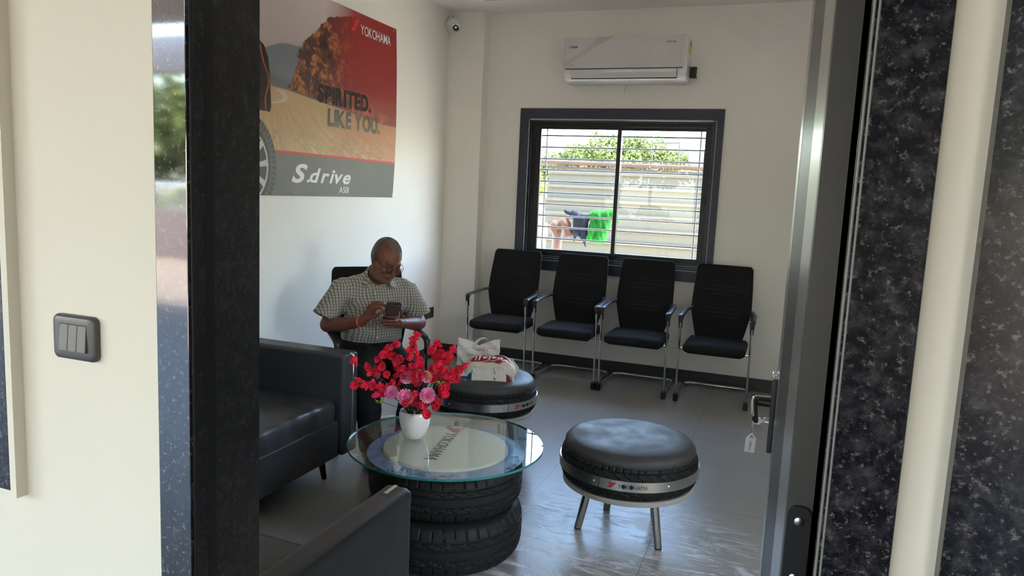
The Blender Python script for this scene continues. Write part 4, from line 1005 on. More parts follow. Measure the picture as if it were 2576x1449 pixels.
# chrysanthemums
M['mum'] = vcol_mat('pink_white_petals', .7, .2, .3)
def mum_mesh():
    V = []; F = []; C = []
    for ring, (n, ln, el) in enumerate([(20, .034, .0), (20, .033, .28), (18, .030, .6), (14, .026, .95), (9, .02, 1.3)]):
        for k in range(n):
            a = 2*PI*(k+ring*.5)/n+rr.uniform(-.05, .05); R_ = Matrix.Rotation(a, 3, 'Z'); b0 = len(V); w_ = .0026
            for i in range(5):
                t = i/4; e = el+.45*t; x = ln*t*math.cos(e if ring < 4 else el); z = ln*t*math.sin(e); ww = w_*(.6+.8*math.sin(PI*min(t+.1, 1)*.8))
                for s_ in (-1, 0, 1): V.append(R_ @ Vector((x, s_*ww, z+abs(s_)*.0012))); C.append(s2l(250, 120, 185)*(1-.55*(1-t))+s2l(250, 225, 235)*.55*(1-t) if ring else s2l(245, 200, 220))
            for i in range(4):
                for j in range(2): q = b0+i*3+j; F.append((q, q+1, q+4, q+3))
    o = np_mesh('bloom', np.array([tuple(v) for v in V]), np.array(F), 'mum'); set_cols(o, np.array(C)); return o
def mum(pos, facing, scale, lab):
    t = thing('chrysanthemum', lab, 'flower', tuple(mouth), 0, 'pink chrysanthemums in the vase'); p_ = P3(*pos)-mouth
    o = mum_mesh(); o.parent = t; o.location = p_; o.rotation_euler = Vector(facing).to_track_quat('Z', 'Y').to_euler(); o.scale = (scale,)*3
    mb = MB(); mb.tube(bezier([(0, 0, -.03), tuple(p_*.5+Vector((0, 0, .004))), tuple(p_-Vector(facing).normalized()*.004)], 6), .0018, 6); mb.build('stem', 'leaf_dark', t)
    return t
cd = (-CR)
for (x, y), dep, s_, lab in (((1020, 958), -.02, .95, 'pale pink chrysanthemum highest, left of the middle of the vase'), ((1016, 1000), -.075, 1.15, 'large pink chrysanthemum just above the vase rim, left one'), ((1072, 995), -.075, 1.1, 'large pink chrysanthemum just above the vase rim, right one'), ((982, 997), -.03, 1.0, 'pink chrysanthemum low on the left with drooping pale petals'), ((1068, 957), -.01, .85, 'cream pink chrysanthemum upper right, half hidden by red blossoms')):
    a, b = offs(x, y); mum((a, b, dep), tuple(cd*.9+Vector((rr.uniform(-.3, .3), 0, .45))), s_, lab)
for nm, (x, y), lab in (('sprig', (952, 1018), 'small yellow green sprig low on the left of the bouquet'), ('sprig', (1072, 949), 'small yellow sprig at the upper middle of the bouquet'), ('sprig', (1100, 968), 'small yellow sprig at the right of the bouquet')):
    a, b = offs(x, y); t = thing('yellow_sprig', lab, 'flower', tuple(mouth)); p_ = P3(a, b, -.03)-mouth; mb = MB()
    for k in range(26): q = p_+Vector((rr.gauss(0, .009), rr.gauss(0, .006), rr.gauss(0, .004))); mb.tube([q, q+Vector((rr.uniform(-1, 1), rr.uniform(-1, 1), rr.uniform(-.3, 1)))*.006], .0013, 5)
    mb.build('floret', 'yellow', t); mb = MB(); mb.tube(bezier([(0, 0, -.03), tuple(p_*.55), tuple(p_)], 5), .001, 5); mb.build('stem', 'leaf_dark', t)
t = thing('leaf_cluster', 'dark leaves packed inside the mouth of the vase', 'leaves', tuple(mouth), kind='stuff'); mb = MB()
for k in range(46):
    a = rr.uniform(0, 2*PI); r = rr.uniform(0, .045); c = Vector((r*math.cos(a), r*math.sin(a), rr.uniform(.0, .05))); d = Vector((math.cos(a), math.sin(a), rr.uniform(.3, 1.6))).normalized(); s_ = d.cross(Vector((0, 0, 1))).normalized(); ln = rr.uniform(.02, .04)
    mb.add([c, c+d*ln*.5+s_*.007, c+d*ln, c+d*ln*.5-s_*.007], [(0, 1, 2, 3)])
mb.build('leaf', 'leaf_dark', t)

# ------------------------------------------------------------ bags on the far stool
M['bagmat'] = vcol_mat('white_bag_plastic', .42, .45)
bagc = Vector((-1.690, 4.075, .446)); bt = Vector((.93, .37, 0)).normalized(); bn = Vector((.37, -.93, 0)).normalized()
bag = thing('carrier_bag', 'white carrier bag with red print standing on the far tyre stool', 'bag', tuple(bagc), math.atan2(bt.y, bt.x))
nu, nv = 120, 40
def bagfn(u, v):
    a = u*2*PI; ca, sa = np.cos(a), np.sin(a); pw = .35
    sx = np.sign(ca)*np.abs(ca)**pw; sy_ = np.sign(sa)*np.abs(sa)**pw
    W = .125+.006*v-.004*np.sin(v*9); D = .045*(1-v)**.7+.010
    topz = .148-.030*np.exp(-(sx*.125/.05)**2)*1+.010*np.abs(sx); z = v*topz
    x = sx*W; y = sy_*D+.004*np.sin(x*60+z*90)+.005*(vnoise(x, z, 28, 3)-.5)*2
    x = x-.016*(1-v)*np.sign(sx)*-1*0
    return np.stack([x+.010*(1-v)*-1, y, z], 1)
def bagcol(u, v):
    V = bagfn(u, v); C = np.tile(s2l(226, 222, 216), (len(u), 1)); front = V[:, 1] < 0
    x, z = V[:, 0], V[:, 2]
    for zz, x0, x1, col, th in ((.104, -.08, .10, (150, 60, 90), .0016), (.091, -.01, .06, (190, 90, 100), .006), (.078, -.02, .055, (180, 100, 110), .002), (.066, -.07, .06, (185, 120, 110), .003), (.045, -.04, .07, (110, 90, 95), .0012), (.033, -.09, .04, (120, 60, 75), .0014), (.021, -.085, .02, (110, 60, 70), .0014), (.010, -.10, .02, (130, 40, 55), .004)):
        zc = zz+.004*np.sin(x*30)-.06*x*.3; m_ = front & (np.abs(z-zc) < th) & (x > x0) & (x < x1) & (np.sin(x*900+zz*999)+np.sin(x*430) > -.5); C[m_] = C[m_]*.25+s2l(*col)*.75
    return C
bg_ = grid_mesh('bag_body', nu*2, nv*2, bagfn, 'bagmat', bag, colfn=bagcol)
def strip(pts, wd, side, name, parent, m='white_plastic'):
    P_ = bezier(pts, 8); vs = []; 
    for p_ in P_: vs += [p_-Vector(side)*wd/2, p_+Vector(side)*wd/2]
    o = link_mesh(name, vs, [(2*i, 2*i+1, 2*i+3, 2*i+2) for i in range(len(P_)-1)], m, parent, 80); md = o.modifiers.new('s', 'SOLIDIFY'); md.thickness = .0012; return o
strip([(-.045, -.018, .085), (-.028, -.020, .125), (.005, -.024, .160), (.04, -.022, .163), (.068, -.018, .140), (.062, -.016, .115)], .018, (.6, .1, -.6), 'carry_handle', bag)
strip([(-.055, .018, .09), (-.052, .016, .132), (-.038, .014, .137), (-.036, .016, .09)], .012, (1, 0, 0), 'carry_handle', bag)
mb = MB(); mb.lathe([(.001, 0), (.016, 0), (.018, .01), (.016, .02), (.001, .022)], 24, (.010, 0, .088)); mb.build('wrapped_contents', mat('beige_wrapper', (.45, .33, .24), .6), bag)
pc = Vector((-1.535, 3.885, .4475))
pk = thing('snack_packet', 'crumpled white snack packet with red label on the far tyre stool', 'packet', tuple(pc), math.atan2(.38, .93)); pk.scale = (1.22, 1.15, 1.1); pk.rotation_euler = (math.radians(24), 0, math.atan2(.38, .93)); pk.location.z = .488; pk.location.y -= .062; pk.location.x += .020
def pkz(x, y):
    r = np.clip(1-(np.abs(x/.118)**3+np.abs(y/.085)**3), 0, 1)
    cr = (np.abs(vnoise(x, y, 16, 5, 3)-.5)*2); return .001+.052*r**.5*(.85+.15*np.sin(x*14+1))+r**.4*(.016*cr+.006*np.abs(np.sin(x*40+y*60+6*vnoise(x, y, 9, 2))))-.004
def pkfn(u, v):
    sq = lambda t: np.sign(t)*(1-(1-np.abs(t))**1.15)
    x = sq(2*u-1)*.125; y = sq(2*v-1)*.088; x = x+.012*np.sin(y*40+1)*(np.abs(2*u-1) > .8); y = y-.010*np.abs(np.sin(x*25))*(v < .1)
    return np.stack([x, y, np.maximum(pkz(x, y), .001)], 1)
def pkcol(u, v):
    x = (2*u-1)*.125; y = (2*v-1)*.088; C = np.tile(s2l(214, 208, 196), (len(u), 1)); n = vnoise(x, y, 30, 3)
    e = np.hypot(x/.095, (y-.022)/(.036+.006*np.sin(x*40))); m_ = e < 1; C[m_] = s2l(226, 160, 80); m_ = e < .93; C[m_] = s2l(230, 215, 200); m_ = e < .90; C[m_] = s2l(150, 24, 38); m_ = (y > .045) & (x < -.02) & (np.sin(x*260+y*420) > .1) & (np.hypot(x/.1, (y-.06)/.03) < 1); C[m_] = s2l(160, 40, 60)
    m_ = (np.abs(y-.004-.006*np.sin(x*28)) < .0018) & (e < .9); C[m_] = s2l(225, 205, 195)
    m_ = (x < -.075) & (y < -.055) & (n > .45); C[m_] = s2l(20, 70, 110); m_ = (x > -.078) & (x < -.05) & (y < -.045) & (n > .5); C[m_] = s2l(40, 130, 90)
    m_ = (np.abs(x-.02+.2*(y+.07)) < .004) & (y < -.045) & (np.sin(y*900) > -.2); C[m_] = s2l(90, 110, 150)
    m_ = (x > .07) & (y < -.06) & (n > .4); C[m_] = s2l(130, 30, 36); return C
grid_mesh('packet_body', 130, 100, pkfn, 'bagmat', pk, colfn=pkcol)
grid_mesh('packet_underside', 60, 50, lambda u, v: pkfn(u, v)*np.array([1, 1, -.30])[None], 'bagmat', pk, colfn=lambda u, v: np.tile(s2l(214, 208, 196), (len(u), 1)))
v, f = text_geo('Balaji', .135, .040, .03, .2)
flat_obj('label_lettering', v, f, 'white_print', lambda x, y: ((.062-x), (.044-y), float(pkz(np.array(.062-x), np.array(.044-y)))+.006), pk)
mb = MB(); mb.add([(-.055, -.080, .004), (.07, -.078, .004), (.045, -.092, -.0035), (-.040, -.094, -.0035)], [(0, 1, 2, 3)]); o = mb.build('packet_flap', M['flap'] if 'flap' in M else mat('packet_flap_white', (.62, .58, .52), .4), pk); md = o.modifiers.new('s', 'SOLIDIFY'); md.thickness = .001

# ------------------------------------------------------------ the seated man
def seated_man():
    root = thing('person', 'seated man in a checked short-sleeved shirt looking down at his phone', 'person', MO, MTH)
    HC = np.array([.045, -.078, 1.082])
    Rh = (Matrix.Rotation(math.radians(20), 3, 'Z') @ Matrix.Rotation(math.radians(8), 3, 'Y') @ Matrix.Rotation(math.radians(27), 3, 'X'))
    Rn = np.array(Rh)
    def hp(x, y, z): return tuple(HC+Rn @ np.array([x, y, z]))
    skel = dict(RS=(-.195, .03, .905), RE=(-.270, -.015, .705), RW=(-.120, -.225, .755), LS=(.205, .03, .890), LE=(.262, -.010, .702), LWr=(.108, -.222, .742))
    h = .0036
    s = SDF((-.35, -.62, .0), (.34, .20, 1.24), h)
    # torso, pelvis, legs
    s.ell((-.01, .05, .53), (.165, .125, .12), k=.03).ell((-.01, -.005, .69), (.150, .125, .14), k=.06).ell((.0, .04, .83), (.160, .100, .16), k=.06)
    s.cap((-.155, .04, .905), (.160, .04, .895), .055, k=.05)
    s.chain([(.0, .045, .93), (.018, .005, .99), hp(0, .025, -.055)], [.062, .056, .056], .03)
    for q in (((-.09, .03, .50), (-.120, -.41, .465), (-.090, -.37, .10)), ((.08, .03, .50), (.125, -.40, .480), (.10, -.36, .10))):
        s.cap(q[0], q[1], .080, .058, .03).cap(q[1], q[2], .056, .036, .02).cap(q[2], (q[2][0], q[2][1]-.11, .045), .034, .03, .02)
    # arms
    s.chain([skel['RS'], skel['RE']], [.050, .040], .03).chain([skel['RE'], (-.215, -.10, .720), skel['RW']], [.041, .041, .0265], .015)
    s.chain([skel['LS'], skel['LE']], [.050, .040], .03).chain([skel['LE'], (.210, -.10, .715), skel['LWr']], [.041, .041, .0265], .015)
    # right hand (picture left): palm rising to the knuckles, fingers arching over to the phone
    def finger(pts, r0=.0085, k=.006): s.chain(pts, [r0, r0*.95, r0*.86, r0*.74][:len(pts)], k)
    s.cap(skel['RW'], (-.098, -.247, .783), .025, .026, .012)
    for (kx, ky, kz) in ((-.058, -.292, .842), (-.066, -.280, .848), (-.076, -.268, .848), (-.084, -.256, .842)): s.cap((-.104, -.242, .775), (kx, ky, kz), .017, .0115, .008)
    finger([(-.058, -.292, .842), (-.034, -.306, .845), (-.020, -.312, .824), (-.013, -.316, .798)])
    finger([(-.066, -.280, .850), (-.036, -.296, .865), (-.012, -.306, .857), (.004, -.312, .842)])
    finger([(-.076, -.268, .853), (-.048, -.280, .872), (-.022, -.288, .868), (-.004, -.294, .852)], .008)
    finger([(-.084, -.256, .848), (-.062, -.262, .868), (-.040, -.268, .870), (-.026, -.272, .860)], .007)
    finger([(-.094, -.262, .782), (-.068, -.288, .792), (-.048, -.303, .806), (-.036, -.310, .816)], .0105)
    # left hand (picture right): palm under the phone, four fingers wrapped across its back, thumb up its right edge
    s.cap(skel['LWr'], (.078, -.258, .750), .025, .024, .012); s.ell((.068, -.262, .752), (.026, .022, .030), k=.012)
    finger([(.070, -.268, .782), (.050, -.292, .788), (.022, -.300, .790), (-.002, -.298, .792)], .0088)
    finger([(.072, -.272, .765), (.048, -.300, .768), (.012, -.306, .771), (-.018, -.300, .776)], .0090)
    finger([(.070, -.268, .748), (.044, -.294, .750), (.008, -.300, .753), (-.024, -.292, .760)], .0086)
    finger([(.066, -.262, .732), (.042, -.284, .733), (.014, -.288, .735), (-.010, -.280, .740)], .0076)
    finger([(.088, -.240, .755), (.098, -.250, .785), (.094, -.262, .812), (.086, -.268, .832)], .0105)
    # head
    def E(c, r, k=.012, op='add', R=None): s.ell(hp(*c), r, Rh if R is None else R, k, op)
    def C(a, b, ra, rb=None, k=.008, op='add'): s.cap(hp(*a), hp(*b), ra, rb, k, op)
    E((0, .018, .038), (.074, .093, .080), .01); E((0, -.030, -.020), (.062, .062, .080), .03); E((0, -.052, -.078), (.040, .034, .034), .025)
    C((-.050, .0, -.060), (-.018, -.060, -.092), .020, .018, .02); C((.050, .0, -.060), (.018, -.060, -.092), .020, .018, .02)
    E((0, -.074, -.090), (.021, .016, .016), .012); E((0, -.010, -.100), (.045, .05, .030), .03)
    E((-.036, -.070, -.030), (.024, .020, .024), .015); E((.036, -.070, -.030), (.024, .020, .024), .015)
    C((-.038, -.078, .020), (-.012, -.088, .016), .0095, .010, .012); C((.038, -.078, .020), (.012, -.088, .016), .0095, .010, .012)
    for q in (-1, 1): E((q*.031, -.097, .001), (.019, .012, .0125), .010, 'sub')
    for q in (-1, 1): E((q*.031, -.0785, .001), (.0135, .0125, .0125), .002); C((q*.044, -.079, .006), (q*.019, -.086, .007), .0042, .0042, .004); C((q*.043, -.080, -.007), (q*.020, -.085, -.008), .0034, .0034, .004)
    C((0, -.086, .012), (0, -.104, -.020), .0085, .0105, .008); E((0, -.108, -.028), (.0125, .0115, .0105), .008)
    for q in (-1, 1): E((q*.0135, -.098, -.031), (.0085, .010, .0075), .005); E((q*.007, -.106, -.0375), (.0036, .0045, .003), .002, 'sub')
    C((-.024, -.080, -.058), (.024, -.080, -.058), .012, .012, .012)
    C((-.020, -.0885, -.0535), (0, -.0955, -.0515), .0050, .0062, .004); C((.020, -.0885, -.0535), (0, -.0955, -.0515), .0050, .0062, .004)
    C((-.018, -.0875, -.0665), (0, -.0935, -.0690), .0055, .0072, .004); C((.018, -.0875, -.0665), (0, -.0935, -.0690), .0055, .0072, .004)
    C((-.025, -.0900, -.0600), (0, -.1010, -.0600), .0018, .0018, .002, 'sub'); C((.025, -.0900, -.0600), (0, -.1010, -.0600), .0018, .0018, .002, 'sub')
    for q in (-1, 1):
        C((q*.018, -.095, -.036), (q*.033, -.078, -.062), .0014, .0014, .004, 'sub')
        Re = Rh @ Matrix.Rotation(q*.35, 3, 'Z') @ Matrix.Rotation(.15, 3, 'X'); s.ell(hp(q*.080, .012, -.002), (.0085, .019, .031), Re, .006); s.ell(hp(q*.087, .006, .003), (.006, .010, .017), Re, .004, 'sub'); s.ell(hp(q*.078, .004, -.028), (.0065, .009, .010), Re, .006)
    def col(V):
        Lc = (V-HC) @ Rn; x, y, z = Lc.T; head = (np.abs(x) < .12) & (np.abs(y) < .14) & (z > -.13) & (z < .14)
        n = vnoise(V[:, 0]+V[:, 1], V[:, 2], 45, 3, 4)[:, None]; base = s2l(108, 64, 50)*(1-n*.3)[:, :]+s2l(84, 48, 38)*.3*n; Cc = np.broadcast_to(base, (len(V), 3)).copy()
        def put(m_, c, a): m_ = m_ & head; Cc[m_] = Cc[m_]*(1-a)+s2l(*c)*a
        f_ = y < -.055
        put(f_ & (np.abs(z-.020-.10*np.abs(np.abs(x)-.028)*-1) < .0048) & (np.abs(x) > .011) & (np.abs(x) < .046), (26, 20, 18), .85)
        put(f_ & (((x/.024)**2+((z+.0605)/.0125)**2) < 1) & (y < -.086), (118, 62, 58), .75)
        put(f_ & (np.abs(z+.060) < .0014) & (np.abs(x) < .024), (45, 22, 20), .9)
        st = vnoise(x, z, 500, 4, 2); put((y < -.02) & (z < -.040) & (z > -.115) & (np.abs(x) < .06) & (st > .5) & ~((np.abs(x) < .024) & (np.abs(z+.0605) < .011)), (140, 130, 125), .30)
        for q in (-1, 1): put(f_ & (((x-q*.031)**2+(z-.0005)**2) < .0078**2) & (z < .002), (225, 220, 214), .6); put(f_ & (((x-q*.033)**2+(z+.003)**2) < .0042**2), (18, 10, 8), .95)
        put((np.abs(x) < .05) & (y < -.02) & (z > .03), (130, 80, 62), .18)
        Cc[V[:, 2] < .45] = s2l(90, 55, 42); return Cc
    M['skin'] = vcol_mat('brown_skin', .48, .45, 0, 300); P(M['skin']).inputs['Subsurface Weight'].default_value = .04
    body = s.build('body', 'skin', root, col, 1)
    # hair: short grey ring at the back and sides with thin strands combed over the top
    s = SDF((-.10, -.22, .95), (.20, .10, 1.24), .003)
    s.ell(hp(0, .020, .040), (.0785, .0965, .0835), Rh, 0); s.ell(hp(0, .030, .0), (.076, .085, .075), Rh, .02)
    nrm = Rn @ np.array([0, -1, .35]); nrm /= np.linalg.norm(nrm); s.plane_cut(nrm, float(nrm @ (HC+Rn @ np.array([0, -.005, .02]))), .01)
    nrm2 = Rn @ np.array([0, -.35, -1]); nrm2 /= np.linalg.norm(nrm2); s.plane_cut(nrm2, float(nrm2 @ (HC+Rn @ np.array([0, .02, -.028]))), .008)
    s.ell(hp(.0, -.055, .105), (.050, .105, .050), Rh, .02, 'sub')
    s.disp(lambda X, Y, Z: .0012*np.sin(X*700+Z*200)*np.sin(Y*500))
    M['hair'] = vcol_mat('grey_hair', .6, .4, .3)
    s.build('hair', 'hair', root, lambda V: s2l(74, 68, 65)*(.45+.6*vnoise(V[:, 0]*3, V[:, 2]+V[:, 1]*2, 120, 3, 3))[:, None], 1)
    mb = MB()
    for k in range(30):
        x0 = -.052+.0035*k+.0012*math.sin(k*2.3); q = [hp(x0+.012*t, (.045-.10*t), 0) for t in (0, .5, 1)]
        pts = []
        for t in np.linspace(0, 1, 7):
            x = x0*(1-t*.2)+.016*t; y = .045-.105*t; zz = .0382+.0805*math.sqrt(max(0, 1-(x/.0745)**2-((y-.018)/.0935)**2)); pts.append(hp(x, y, zz+.0006))
        mb.tube(pts, [.0009]*6+[.0003], 4)
    mb.build('combed_strands', mat('pale_grey_hair', (.22, .20, .18), .5), root)
    # glasses
    gl = thing('glasses', None, None, (0, 0, 0)); gl.parent = root; mb = MB()
    for q in (-1, 1):
        rg = [hp(q*.032+.0215*math.cos(a), -.1075+.004*abs(math.cos(a))+.30*(.0175*math.sin(a)), -.006+.0175*math.sin(a)) for a in np.linspace(0, 2*PI, 33)[:-1]]; mb.tube(rg, .0014, 8, closed=True)
        mb.tube([hp(q*.0535, -.104, .000), hp(q*.070, -.085, .004), hp(q*.078, -.02, .010), hp(q*.080, .016, .008)], .0014, 6)
    mb.tube([hp(-.0105, -.1085, -.002), hp(0, -.1125, .001), hp(.0105, -.1085, -.002)], .0013, 6)
    mb.build('frame', 'black_plastic', gl)
    for q in (-1, 1): MB().add([hp(q*.032+.0205*math.cos(a), -.1075+.30*(.0165*math.sin(a)), -.006+.0165*math.sin(a)) for a in np.linspace(0, 2*PI, 25)[:-1]], [list(range(24))]).build('lens', 'lens', gl, 0)
    # wrist thread
    mb = MB(); w0 = np.array(skel['RW']); ax_ = Vector(np.array(skel['RW'])-np.array((-.215, -.10, .720))).normalized(); o1 = ax_.orthogonal().normalized(); o2 = ax_.cross(o1)
    for k in range(3):
        c0 = Vector(w0)-ax_*(.006+.0032*k); mb = mb
        mb.tube([c0+(o1*math.cos(a)+o2*math.sin(a))*.0285 for a in np.linspace(0, 2*PI, 25)[:-1]], .0020, 6, closed=True)
    M['thread'] = mat('orange_thread', (.85, .16, .02), .7); mb.build('wrist_thread', 'thread', root)
    # shirt
    s = SDF((-.37, -.24, .58), (.37, .22, 1.06), .0045)
    s.ell((-.01, .045, .60), (.176, .150, .12), k=.04).ell((-.01, -.010, .70), (.168, .146, .15), k=.06).ell((.0, .035, .83), (.178, .118, .165), k=.06)
    s.cap((-.165, .038, .905), (.172, .038, .893), .066, k=.05); s.cap((0, .045, .90), (.012, .02, .985), .085, .066, .03)
    def aim(a, b, t): return tuple(np.array(a)+(np.array(b)-np.array(a))*t)
    ra = (-.288, .000, .745); la = (.272, .000, .738)
    s.cone((-.175, .032, .912), ra, .066, .070, .035); s.cone((.183, .032, .900), la, .067, .069, .035)
    # hem and neck opening
    s.plane_cut((0, 0, -1), -.612)
    s2_ = SDF((-.37, -.24, .58), (.37, .22, 1.06), .0045); s2_.cap((.010, .030, .94), (.030, -.06, 1.06), .057, .075, 0); s2_.cap((.0, -.06, .965), (-.012, -.140, .925), .030, .006, .02)
    s.D = smax(s.D, -s2_.D, .004)
    s3_ = SDF((-.37, -.24, .58), (.37, .22, 1.06), .0045)   # hollow the sleeves so the cuffs read as cloth openings
    def ext(p_, a, d): p_ = np.array(p_); a = np.array(a); u = (p_-a)/np.linalg.norm(p_-a); return tuple(p_+u*d)
    s3_.cap(aim((-.165, .035, .925), ra, .93), ext(ra, (-.165, .035, .925), .03), .050, .060, 0); s3_.cap(aim((.170, .035, .912), la, .93), ext(la, (.170, .035, .912), .03), .050, .058, 0); s.D = smax(s.D, -s3_.D, .004)
    # folds
    s.disp(lambda X, Y, Z: .0030*np.sin(Z*95+np.sin(X*22+1)*2.2+Y*12)*np.exp(-((Z-.72)/.10)**2)+.0022*np.sin(X*70+Z*60+np.sin(Z*25)*2)*np.exp(-((np.abs(X)-.16)/.06)**2)+.0016*np.sin(X*48-Z*30+np.sin(Z*40)))
    M['shirt'] = mat('checked_cotton', (.5, .5, .5), .85, spec=.2, sheen=.2); m = M['shirt']
    tc = N(m, 'ShaderNodeTexCoord'); sx = N(m, 'ShaderNodeSeparateXYZ'); L(m, tc.outputs['Object'], sx.inputs[0])
    wv = noise(m, tc.outputs['Object'], 9, 2); wob = math_(m, 'MULTIPLY', math_(m, 'SUBTRACT', wv, .5), .03)
    def chk(o, size, duty):
        fq = math_(m, 'FRACT', math_(m, 'DIVIDE', math_(m, 'ADD', o, 10), size)); return math_(m, 'LESS_THAN', fq, duty)
    xx = math_(m, 'ADD', sx.outputs[0], math_(m, 'ADD', wob, math_(m, 'MULTIPLY', sx.outputs[1], .25))); zz = math_(m, 'ADD', sx.outputs[2], wob)
    a1 = chk(xx, .0165, .45); a2 = chk(zz, .0165, .40); b1 = chk(math_(m, 'ADD', xx, .0035), .0165, .08)
    c = mix(m, 0, (.40, .38, .335), (0, 0, 0)); c = mix(m, math_(m, 'MULTIPLY', a1, .62), c, (.085, .066, .058)); c = mix(m, math_(m, 'MULTIPLY', a2, .50), c, (.10, .08, .07)); c = mix(m, math_(m, 'MULTIPLY', b1, .4), c, (.6, .58, .52))
    L(m, c, P(m).inputs['Base Color'])
    sh = s.build('shirt', 'shirt', root, None, 2)
    # collar flaps, placket, pocket, buttons
    mb = MB()
    def flap(q):
        # strip around the neck side ending in a point on the chest
        st = [(.012-q*0+.0*q, .098, .985), (q*.052+.012, .078, .990), (q*.078+.014, .020, .985), (q*.070+.010, -.045, .972), (q*.040+.006, -.092, .955)]
        lo = [(.012, .118, .955), (q*.066+.012, .096, .958), (q*.100+.014, .022, .952), (q*.098+.010, -.062, .934), (q*.086+.006, -.128, .912)]
        n = len(st); vs = [Vector(p_) for p_ in st+lo]; o = link_mesh('collar', vs, [(i, i+1, n+i+1, n+i) for i in range(n-1)], 'shirt', sh, 80)
        md = o.modifiers.new('u', 'SUBSURF'); md.levels = 2; md.render_levels = 2; md = o.modifiers.new('s', 'SOLIDIFY'); md.thickness = .003; return o
    flap(-1); flap(1)
    from mathutils.bvhtree import BVHTree
    bv = BVHTree.FromPolygons([v.co.copy() for v in sh.data.vertices], [tuple(p_.vertices) for p_ in sh.data.polygons])
    def onshirt(x, z, off=.0015):
        hit = bv.ray_cast(Vector((x, -.5, z)), Vector((0, 1, 0)))[0]; return (x, (hit.y if hit else -.1)-off, z)
    def patch(name, x0, x1, z0, z1, nx=10, nz=12, off=.003):
        vs = [onshirt(x0+(x1-x0)*i/nx, z0+(z1-z0)*j/nz, off) for j in range(nz+1) for i in range(nx+1)]
        o = link_mesh(name, vs, [(j*(nx+1)+i, j*(nx+1)+i+1, (j+1)*(nx+1)+i+1, (j+1)*(nx+1)+i) for j in range(nz) for i in range(nx)], 'shirt', sh, 80); md = o.modifiers.new('s', 'SOLIDIFY'); md.thickness = .002; return o
    patch('breast_pocket', .055, .135, .775, .872); patch('placket', -.030, -.002, .625, .915, 4, 30, .0025)
    for z in (.89, .83, .77, .71, .65):
        p_ = onshirt(-.016, z, .006); MB().lathe([(.0045, 0), (.0045, .0015), (.003, .002)], 12, p_, rot=(PI/2, 0, 0)).build('button', 'white_plastic', sh)
    # trousers
    s = SDF((-.27, -.56, .04), (.26, .24, .68), .006)
    s.ell((-.01, .045, .56), (.178, .150, .14), k=.03).ell((-.01, .035, .62), (.172, .155, .10), k=.02)
    for q in (((-.09, .03, .515), (-.122, -.425, .462), (-.092, -.375, .09)), ((.08, .03, .515), (.128, -.415, .478), (.10, -.365, .09))):
        s.cap(q[0], q[1], .094, .072, .03); s.cap(q[1], q[2], .070, .060, .02)
    s.plane_cut((0, 0, 1), .668); s.plane_cut((0, 0, -1), -.075)
    s.disp(lambda X, Y, Z: .003*np.sin(Y*60+np.sin(X*40)*2+Z*20)*np.exp(-((Y+.05)/.10)**2)+.003*np.sin(Z*55+Y*60)*np.exp(-((Y+.40)/.08)**2))
    M['trouser'] = fabric('black_trouser_cloth', (.012, .012, .014), 700, .2, .8); s.build('trousers', 'trouser', root, None, 2)
    for q, x, y in ((0, -.092, -.375), (1, .10, -.365)):
        s = SDF((x-.06, y-.22, -.01), (x+.06, y+.09, .12), .004)
        s.ell((x, y-.09, .040), (.046, .115, .034), k=.01).ell((x, y+.02, .050), (.040, .060, .045), k=.03); s.plane_cut((0, 0, -1), -.004)
        s.build('shoe', 'black_plastic', root, None, 2)
    # phone in the hand
    ph = thing('mobile_phone', 'black-cased phone held in the seated man\'s hands', 'phone', MO, MTH)
    bl = Vector((-.012, -.262, .772)); br_ = Vector((.072, -.268, .765)); tl = Vector((.036, -.352, .862))
    cx_ = (br_-bl).normalized(); cy_ = (tl-bl); cy_ = (cy_-cx_*cy_.dot(cx_)).normalized(); cz_ = cx_.cross(cy_)  # cz_ towards the back of the phone side
    Rp = Matrix((cx_, cy_, cz_)).transposed(); c0 = bl+cx_*.040+cy_*.070+Vector((0, .008, .004))
    def slab(poly, za, zb): mb = MB(); mb.prism(poly, za, zb, lambda x, y, z: tuple(c0+Rp @ Vector((x, y, z)))); return mb
    slab(rrect(.078, .150, .010), -.005, .005).build('case', 'black_plastic', ph)
    sgn = 1 if (Rp @ Vector((0, 0, 1))).y < 0 else -1
    slab(rrect(.070, .138, .007), *sorted((sgn*.005, sgn*.0056))).build('back_panel', mat('brown_back_panel', (.085, .065, .05), .3), ph)
    slab(rrect(.070, .140, .007), *sorted((-sgn*.005, -sgn*.0056))).build('screen', mat('dark_screen', (.01, .01, .012), .08), ph)
    slab(rrect(.010, .010, .003, cx=.026, cy_=.060), *sorted((sgn*.005, sgn*.0068))).build('camera_bump', 'silver', ph)
    return root
seated_man()

# ------------------------------------------------------------ behind the building, through the back window
M['yard'] = paint('yard_ground', (.82, .70, .52), .12)
tag(MB().b2((-30, YB+.2, -.3), (25, 60, -.05)).build('back_yard', 'yard', None, 0), kind='structure')
M['sheet'] = paint('cream_corrugated_sheet', (.068, .065, .048), .05, .5)
